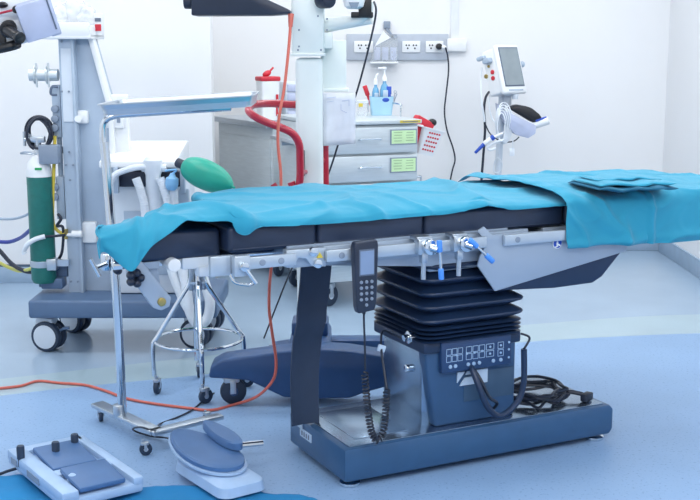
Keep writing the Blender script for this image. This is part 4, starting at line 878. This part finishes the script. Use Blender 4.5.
# white basket on the right of the trolley
WBT = R(14)
WB = thing('hanging_basket', 'white perforated plastic basket hooked on right side of the trolley', 'basket', CW @ Vector((W + 0.092, 0.16, 0.80)), CR)
b = B(); b.loft([rr(0, 0, 0.045, 0.055, 0.012, 0), rr(0.008, 0, 0.062, 0.075, 0.015, 0.15), rr(0.008, 0, 0.068, 0.081, 0.016, 0.15), rr(0.008, 0, 0.068, 0.081, 0.016, 0.143), rr(0.008, 0, 0.058, 0.071, 0.013, 0.143), rr(0, 0, 0.041, 0.051, 0.01, 0.006)]); part('tub', b, 'white', WB)
b = B()
for i in range(5):
    for j in range(5):
        zq = 0.028 + i * 0.024; b.cyl((-0.03 + 0.015 * j + 0.003 * i, -0.056 - 0.02 * zq / 0.15 - 0.002, zq), (-0.03 + 0.015 * j + 0.003 * i, -0.05 - 0.02 * zq / 0.15, zq), 0.0056, n=8)
part('perforation', b, 'redp', WB)
b = B(); b.box((-0.068, 0, 0.15), (0.03, 0.10, 0.012), bev=0.003); part('hook', b, 'white', WB); WB.rotation_euler[1] = WBT
q = WB.location
s = B(); s.box(q + Vector((0.0, 0.0, 0.165)), (0.12, 0.06, 0.07), rot=(0, R(28), CR), bev=0.012); s.box(q + Vector((-0.03, -0.02, 0.10)), (0.03, 0.03, 0.16), rot=(0, R(15), 0), bev=0.01)
solo('red_pack', s, 'redp', 'red plastic pack lying in the white perforated basket', 'pack')
s = B(); s.sph(q + Vector((0.055, 0.012, 0.175)), (0.026, 0.022, 0.022)); s.cyl(q + Vector((0.055, 0.012, 0.17)), q + Vector((0.01, 0.035, 0.07)), 0.012, n=12); solo('pump_bulb', s, 'black', 'small black rubber bulb at right in the white perforated basket', 'bulb')

# ================================================================== WALL SOCKETS AND HOLDER
q0, q1 = at(346.5, 34, YB), at(448, 60, YB)
SO = thing('socket_panel', 'long grey wall panel carrying three double sockets', 'socket panel', ((q0.x + q1.x) / 2, YB, q1.z))
b = B(); b.box(((q0.x + q1.x) / 2, YB - 0.012, (q0.z + q1.z) / 2), (q1.x - q0.x, 0.024, q0.z - q1.z), bev=0.003); part('plate', b, 'outlet', SO, True)
for x0, x1 in ((354, 373), (402, 420), (425.5, 443)):
    a0, a1 = at(x0, 41, YB), at(x1, 52.5, YB); c_ = (a0 + a1) / 2
    b = B(); b.box((c_.x, YB - 0.028, c_.z), (a1.x - a0.x, 0.012, a0.z - a1.z), bev=0.004); so = part('socket', b, 'white', SO, True)
    s = B()
    for dx in (-0.024, 0.024):
        for hx, hz in ((-0.009, 0.010), (0.009, 0.010), (0, -0.01)): s.cyl((c_.x + dx + hx, YB - 0.036, c_.z + hz), (c_.x + dx + hx, YB - 0.03, c_.z + hz), 0.006, n=8)
    part('socket_holes', s, 'hole', so, True)
# power plug and cable on the wall
PL = thing('power_cable', 'black power cable plugged into the rightmost wall socket and hanging down', 'cable', at(440, 182, YB - 0.08))
q = at(439, 46.5, YB - 0.06); b = B(); b.cyl(q + Vector((0, 0.03, 0)), q + Vector((0, -0.03, 0)), 0.021, n=18, bev=0.004); b.m(1).cyl(q + Vector((0.008, -0.01, 0)), q + Vector((0.045, -0.03, -0.008)), 0.016, 0.012, n=14, bev=0.003); part('plug', b, ['black', 'white'], PL, True)
b = B(); b.tube([at(445.5, 47.5, 7.74), at(448, 58, 7.75), at(448.5, 72, 7.77), at(446, 95, 7.78), at(444.5, 112, 7.78), at(447, 130, 7.78), at(453, 148, 7.78), at(455, 160, 7.78), at(452, 172, 7.78), at(447, 200, 7.78), at(446, 230, 7.78)] + [Vector((0.63, 7.76, 0.012))], 0.0055, n=7); part('lead', b, 'cable', PL, True)
# clear dispenser over the sockets
MD = thing('mask_dispenser', 'clear slanted plastic dispenser with white clip hung over the wall sockets', 'dispenser', (0.22, YB - 0.10, 1.29))
Yd = YB - 0.04
A_, B_, C_, D_ = at(388, 34, Yd), at(398, 36, Yd), at(397, 64, Yd), at(370, 62, Yd)
E_ = at(384, 33, Yd)
b = B(); 
bk = YB - 0.027; fr = YB - 0.12
ring = [at(383, 31, Yd), at(397, 37, Yd), at(397, 62.5, Yd), at(370.5, 61.5, Yd), at(372, 54, Yd), at(377, 43, Yd)]
b.prism([(p.x, p.z) for p in ring], 'y', fr, bk, bev=0.004); part('box', b, 'clear2', MD, True)
b = B(); c_ = [at(383, 31, Yd), at(390, 38, Yd), at(375, 46, Yd), at(371, 54, Yd), at(376, 43, Yd)]; b.prism([(p.x, p.z) for p in c_], 'y', fr - 0.006, fr + 0.002); part('flap', b, 'white', MD, True)
for x in (377, 385, 393):
    p_, q_ = at(x, 47, Yd), at(x, 60, Yd); b = B(); b.box(((p_.x + q_.x) / 2, fr + 0.02, (p_.z + q_.z) / 2), (0.042, 0.015, p_.z - q_.z), bev=0.004); part('mask_stack', b, 'lav', MD, True)
b = B(); p_, q_ = at(370, 62.5, Yd), at(398, 62.5, Yd); b.box(((p_.x + q_.x) / 2, (fr + bk) / 2, p_.z), (q_.x - p_.x, bk - fr + 0.01, 0.012), bev=0.003); part('sill', b, 'white', MD, True)
b = B(); p_ = at(387, 25, YB - 0.02); b.box((p_.x, YB - 0.015, p_.z), (0.045, 0.028, 0.05), bev=0.006); b.box((p_.x + 0.02, YB - 0.035, p_.z - 0.055), (0.02, 0.03, 0.075), rot=(0, R(-35), 0), bev=0.005); b.box((p_.x + 0.045, YB - 0.035, p_.z - 0.075), (0.04, 0.03, 0.025), bev=0.005); part('clip', b, 'mgrey', MD, True)

# ================================================================== PATIENT MONITOR ON ITS STAND
PM = thing('patient_monitor', 'white patient monitor with blank grey screen on a rolling pole stand near the wall', 'patient monitor', (0.945, 7.28, 0))
b = B(); b.tube([(0.925, 7.28, 0.05), (0.94, 7.28, 0.55), (0.955, 7.28, 1.10)], 0.022, n=16); part('pole', b, 'offw', PM, True)
b = B()
for k in range(5):
    a = 2 * math.pi * k / 5 + 0.3; b.tube([(0.925, 7.28, 0.085), (0.925 + 0.25 * math.cos(a), 7.28 + 0.25 * math.sin(a), 0.07)], 0.018, n=10, smooth=False)
b.cyl((0.925, 7.28, 0.05), (0.925, 7.28, 0.12), 0.05, n=20, bev=0.01); part('star_base', b, 'offw', PM, True)
for k in range(5):
    a = 2 * math.pi * k / 5 + 0.3; castor(PM, (-0.02 + 0.25 * math.cos(a), 0.25 * math.sin(a)), 0.028, 0.02, ang=a, stem=0.02)
mm = Matrix.Translation(at(506, 71, 7.24)) @ Matrix.Scale(1.06, 4) @ Euler((0, 0, R(40))).to_matrix().to_4x4() @ Euler((R(-17), 0, 0)).to_matrix().to_4x4()
b = B(); b.box((0, 0.03, 0), (0.185, 0.10, 0.27), bev=0.012, seg=3); b.box((0, -0.03, 0), (0.20, 0.035, 0.295), bev=0.016, seg=3); b.box((0, 0.04, 0.12), (0.15, 0.07, 0.04), bev=0.01); b.bm.transform(mm); hd = part('casing', b, 'white', PM, True)
b = B(); b.box((-0.002, -0.048, 0.012), (0.165, 0.004, 0.235), bev=0.002); b.m(1).box((-0.002, -0.0505, 0.012), (0.15, 0.002, 0.22)); b.bm.transform(mm); part('screen', b, ['bezel', 'screen'], hd, True)
b = B(); b.box((0.0, -0.048, -0.127), (0.12, 0.003, 0.008)); b.bm.transform(mm); part('front_strip', b, 'grey', hd, True)
b = B(); b.cyl((0.095, -0.03, 0.03), (0.125, -0.03, 0.03), 0.018, n=14, bev=0.004); b.bm.transform(mm); part('dial', b, 'grey', hd, True)
for k, (y, z_, r_, m_) in enumerate(((0.0, 0.0, 0.013, 'redp'), (0.005, -0.035, 0.013, 'redp'), (0.055, -0.01, 0.013, 'brass'), (0.02, 0.04, 0.008, 'brass'))):
    b = B(); b.cyl((-0.088, y + 0.02, z_), (-0.10, y + 0.02, z_), r_, n=14, bev=0.002); b.bm.transform(mm); part('lead_port', b, m_, hd, True)
b = B(); b.box((-0.105, 0.03, 0.07), (0.05, 0.05, 0.03), bev=0.008); b.box((-0.10, 0.08, 0.10), (0.03, 0.06, 0.025), bev=0.008); b.bm.transform(mm); part('side_connector', b, 'grey', hd, True)
b = B(); b.box(at(507, 98, 7.27), (0.05, 0.06, 0.09), bev=0.008); b.cyl(at(515, 94, 7.2), at(515, 99, 7.2), 0.02, n=16, bev=0.003); b.box(at(511, 94.5, 7.24), (0.09, 0.06, 0.02), bev=0.005); part('mount', b, 'offw', PM, True)
# side tray with contents
b = B(); poly = [at(497, 103, 7.2), at(500, 111, 7.2), at(506, 111, 7.2), at(535, 125, 7.2), at(534, 133, 7.2), at(527, 137.5, 7.2), at(514, 134, 7.2), at(505, 124, 7.2), at(498, 113, 7.2)]
b.prism([(p.x, p.z) for p in poly], 'y', 7.14, 7.30, bev=0.006); part('accessory_tray', b, 'lav', PM, True)
b = B(); P = [at(508, 108, 7.2), at(516, 104.5, 7.2), at(530, 107, 7.2), at(540, 115, 7.2), at(541, 119, 7.2), at(533, 123, 7.2)]
b.prism([(p.x, p.z) for p in P], 'y', 7.15, 7.29, bev=0.018, seg=3); solo('cuff_bag', b, 'dbag', 'black nylon cuff bundle lying on the monitor stand tray', 'blood pressure cuff')
b = B(); b.cyl(at(534, 125, 7.18), at(549, 120, 7.16), 0.026, n=18, bev=0.006); b.m(1).box(at(541, 119, 7.165) , (0.075, 0.035, 0.012), rot=(0, R(-18), 0), bev=0.004); solo('probe_holder', b, ['white', 'bluep'], 'white tube with blue top at the right tip of monitor tray', 'probe')
# cables
b = B()
for k in range(5):
    pts = []
    for j in range(14):
        a = 2 * math.pi * j / 14; pts.append(at(503 + (4.5 + 1.2 * k) * math.cos(a) * 0.9 + 0.6 * k - 1.5, 127 + (14 + 1.6 * k) * math.sin(a) - k, 7.12 + 0.008 * k + 0.006 * math.sin(3 * a)))
    b.tube(pts, 0.0042, n=6, closed=True, sub=3)
b.tube([at(503, 140, 7.12), at(494, 143, 7.12), at(488, 147, 7.12), at(490, 150, 7.12), at(496, 148, 7.12)], 0.008); b.tube([at(494, 165, 7.2), at(497, 158, 7.18), at(502, 163, 7.18), at(500, 172, 7.2), at(494, 172, 7.2)], 0.004, closed=True)
b.box(at(512, 152, 7.15), (0.03, 0.006, 0.05), bev=0.002); b.cyl(at(513, 138, 7.14), at(512.5, 150, 7.15), 0.003); b.cyl(at(503, 132, 7.12), at(503.5, 133, 7.27), 0.004)
solo('lead_bundle', b, 'hose', 'bundle of white patient leads looped on the monitor pole', 'cable')
b = B(); b.cyl(at(475, 153, 7.12), at(484, 144, 7.12), 0.009, 0.012, n=12, bev=0.002); b.m(1).cyl(at(484, 144, 7.12), at(492, 138, 7.12), 0.016, n=14, bev=0.003); b.m(0).cyl(at(491, 139, 7.12), at(494, 136.5, 7.12), 0.017, n=14); b.m(1).cyl(at(492, 138, 7.12), at(503, 133, 7.12), 0.008)
solo('probe_clip', b, ['bluep', 'white'], 'blue and white probe hanging from white leads on monitor pole', 'probe')
b = B(); b.tube([at(489, 92, 7.33), at(485.5, 98, 7.25), at(484, 110, 7.22), at(485, 130, 7.22), at(483, 160, 7.22), at(481.5, 182, 7.22), at(480, 230, 7.22)] + [Vector((0.83, 7.22, 0.01))], 0.008, n=8); b.tube([at(485, 123, 7.22), at(489, 132, 7.2), at(495, 138, 7.18), at(505, 142, 7.17), at(514, 141, 7.16), at(519, 137, 7.16)], 0.004)
solo('monitor_cable', b, 'cable', 'black cable hanging down left of the monitor pole', 'cable')
b = B(); b.tube([at(482, 68, 7.35), at(481, 80, 7.25), at(481.5, 100, 7.2), at(484, 116, 7.2), at(484.5, 122, 7.2)], 0.006); b.tube([at(490, 94, 7.3), at(489, 105, 7.2), at(492, 118, 7.18), at(497, 124, 7.15)], 0.004)
solo('monitor_lead', b, 'hose', 'thin pale leads hanging from left side of the monitor', 'cable')

# ================================================================== FLOOR: CLOTH, FOOT CONTROLS
rows = []
def crumple(x, y):
    return 0.006 + 0.022 * abs(noise.noise(Vector((x * 7, y * 9, 1.0)))) + 0.012 * abs(noise.noise(Vector((x * 17, y * 21, 4.0))))
poly = [(-1.30, 3.05, 3.60), (-1.05, 3.05, 3.565), (-0.93, 3.05, 3.42), (-0.75, 3.05, 3.44), (-0.60, 3.05, 3.50), (-0.35, 3.05, 3.49), (-0.25, 3.05, 3.43), (-0.16, 3.05, 3.43), (-0.09, 3.05, 3.37)]
PS = spline([(a, c, 0) for a, _, c in poly], 8)
for p in PS:
    rows.append([Vector((p.x + 0.02 * noise.noise(Vector((k * .6, p.x * 5, 0))), 3.0 + (p.y - 3.0) * k / 20, 0)) for k in range(21)])
for r in rows:
    for k, v in enumerate(r): v.z = 0.003 + (crumple(v.x, v.y) if 0 < k < 20 else 0.001)
b = B(); b.grid(rows); o = solo('floor_cloth', b, 'fcloth', 'crumpled blue cloth spread on the floor under the foot controls', 'cloth', sharp=180); md = o.modifiers.new('th', 'SOLIDIFY'); md.thickness = 0.003; md.offset = 1
PA = math.atan2(-0.81, 0.58)
F1 = thing('foot_control', 'white foot control panel with three black knobs at bottom left on floor', 'foot pedal', (-0.885, 3.50, 0.03), PA)
b = B(); b.box((0, 0, 0.022), (0.48, 0.26, 0.03), bev=0.008); b.box((0, -0.105, 0.042), (0.48, 0.055, 0.035), bev=0.008); b.box((0, 0.115, 0.042), (0.48, 0.035, 0.03), bev=0.008); b.box((-0.215, 0, 0.042), (0.05, 0.24, 0.03), bev=0.006); b.box((0.05, 0, 0.04), (0.05, 0.24, 0.03), bev=0.006); part('chassis', b, 'pedalw', F1)
for x_, w_ in ((0.0, 0.10), (-0.17, 0.05)): b = B(); b.box((x_, -0.133, 0.035), (w_, 0.004, 0.02)); part('side_slot', b, 'mgrey', F1)
b = B(); b.box((-0.07, 0.0, 0.058), (0.18, 0.15, 0.018), rot=(0, R(6), 0), bev=0.006); part('treadle', b, 'pedal', F1)
b = B(); b.box((0.155, 0.0, 0.062), (0.16, 0.15, 0.018), rot=(0, R(6), 0), bev=0.006); part('treadle', b, 'pedal', F1)
W1 = Matrix.LocRotScale(F1.location, F1.rotation_euler, None)
for px, py in ((21, 459), (56, 455), (75, 447)):
    q = fl(px, py, 0.085); s = B(); s.lathe([(0.010, -0.025), (0.010, 0.0), (0.0125, 0.002), (0.013, 0.04), (0.011, 0.045)], q, n=16); part('knob', s, 'tyre', F1, True)
s = B(); s.lathe([(0.014, -0.02), (0.016, 0), (0.012, 0.012), (0.006, 0.016)], (0.14, -0.06, 0.06), n=14); part('adjuster', s, 'pedalw', F1)
b = B(); b.box((0.0, -0.06, 0.0), (0.40, 0.05, 0.03), bev=0.004); part('rubber_foot', b, 'pedal', F1)
F2 = thing('foot_pedal', 'grey oval foot pedal on a white base, right of the knobbed control', 'foot pedal', (-0.455, 3.56, 0.028), PA)
b = B(); b.loft([rr(0.06, 0, 0.17, 0.085, 0.04, 0), rr(0.06, 0, 0.165, 0.08, 0.04, 0.03), rr(0.06, 0, 0.14, 0.065, 0.04, 0.042)]); b.box((-0.04, 0.08, 0.04), (0.12, 0.03, 0.03), bev=0.006); part('base', b, 'pedalw', F2)
def oval(z, s):
    out = []
    for k in range(28):
        a = 2 * math.pi * k / 28; x = 0.20 * math.cos(a); w = (0.085 + 0.02 * math.cos(a)) * math.sin(a); out.append(Vector((x * s - 0.04, w * s, z + 0.03 * (-x) + 0.012)))
    return out
b = B(); b.loft([oval(0.045, 0.93), oval(0.05, 1.0), oval(0.062, 1.0), oval(0.068, 0.93)]); pd = part('treadle', b, 'pedal', F2)
b = B(); b.loft([oval(0.036, 0.97), oval(0.04, 1.06), oval(0.047, 1.06), oval(0.049, 0.96)]); part('treadle_rim', b, 'pedalw', F2)
b = B(); b.loft([[Vector((p.x * 0.62 - 0.03, p.y * 0.34 + 0.075, p.z + 0.012 + 0.10 * (p.y * 0.34))) for p in oval(z_, s_)] for z_, s_ in ((0.06, 0.9), (0.064, 1.0), (0.085, 1.0), (0.09, 0.9))]); part('side_switch', b, 'pedal', F2)
b = B(); q0, q1 = fl(222, 447, 0.06), fl(263, 443, 0.06); b.tube([q0 + Vector((-0.05, -0.03, -0.012)), q0, q0.lerp(q1, .5), q1], 0.010, n=10); part('carry_bar', b, 'chrome', F2, True)
b = B(); b.tube([fl(214, 393, 0.005), fl(203, 401, 0.005), fl(192, 410, 0.005), fl(178, 417, 0.005), fl(160, 424, 0.004), fl(153, 430, 0.085), fl(140, 427, 0.085), fl(133, 430, 0.02), fl(150, 436, 0.006), fl(167, 438, 0.02), fl(176, 442, 0.06)], 0.0035, n=7)
solo('pedal_cable', b, 'cable', 'thin black cable running over tray stand base to grey pedal', 'cable')
b = B(); b.tube([fl(-10, 477, 0.006), fl(0, 474, 0.02), fl(8, 471, 0.03), fl(18, 468, 0.045)], 0.005, n=7); solo('pedal_lead', b, 'cable', 'short black lead leaving left end of the white foot control', 'cable')
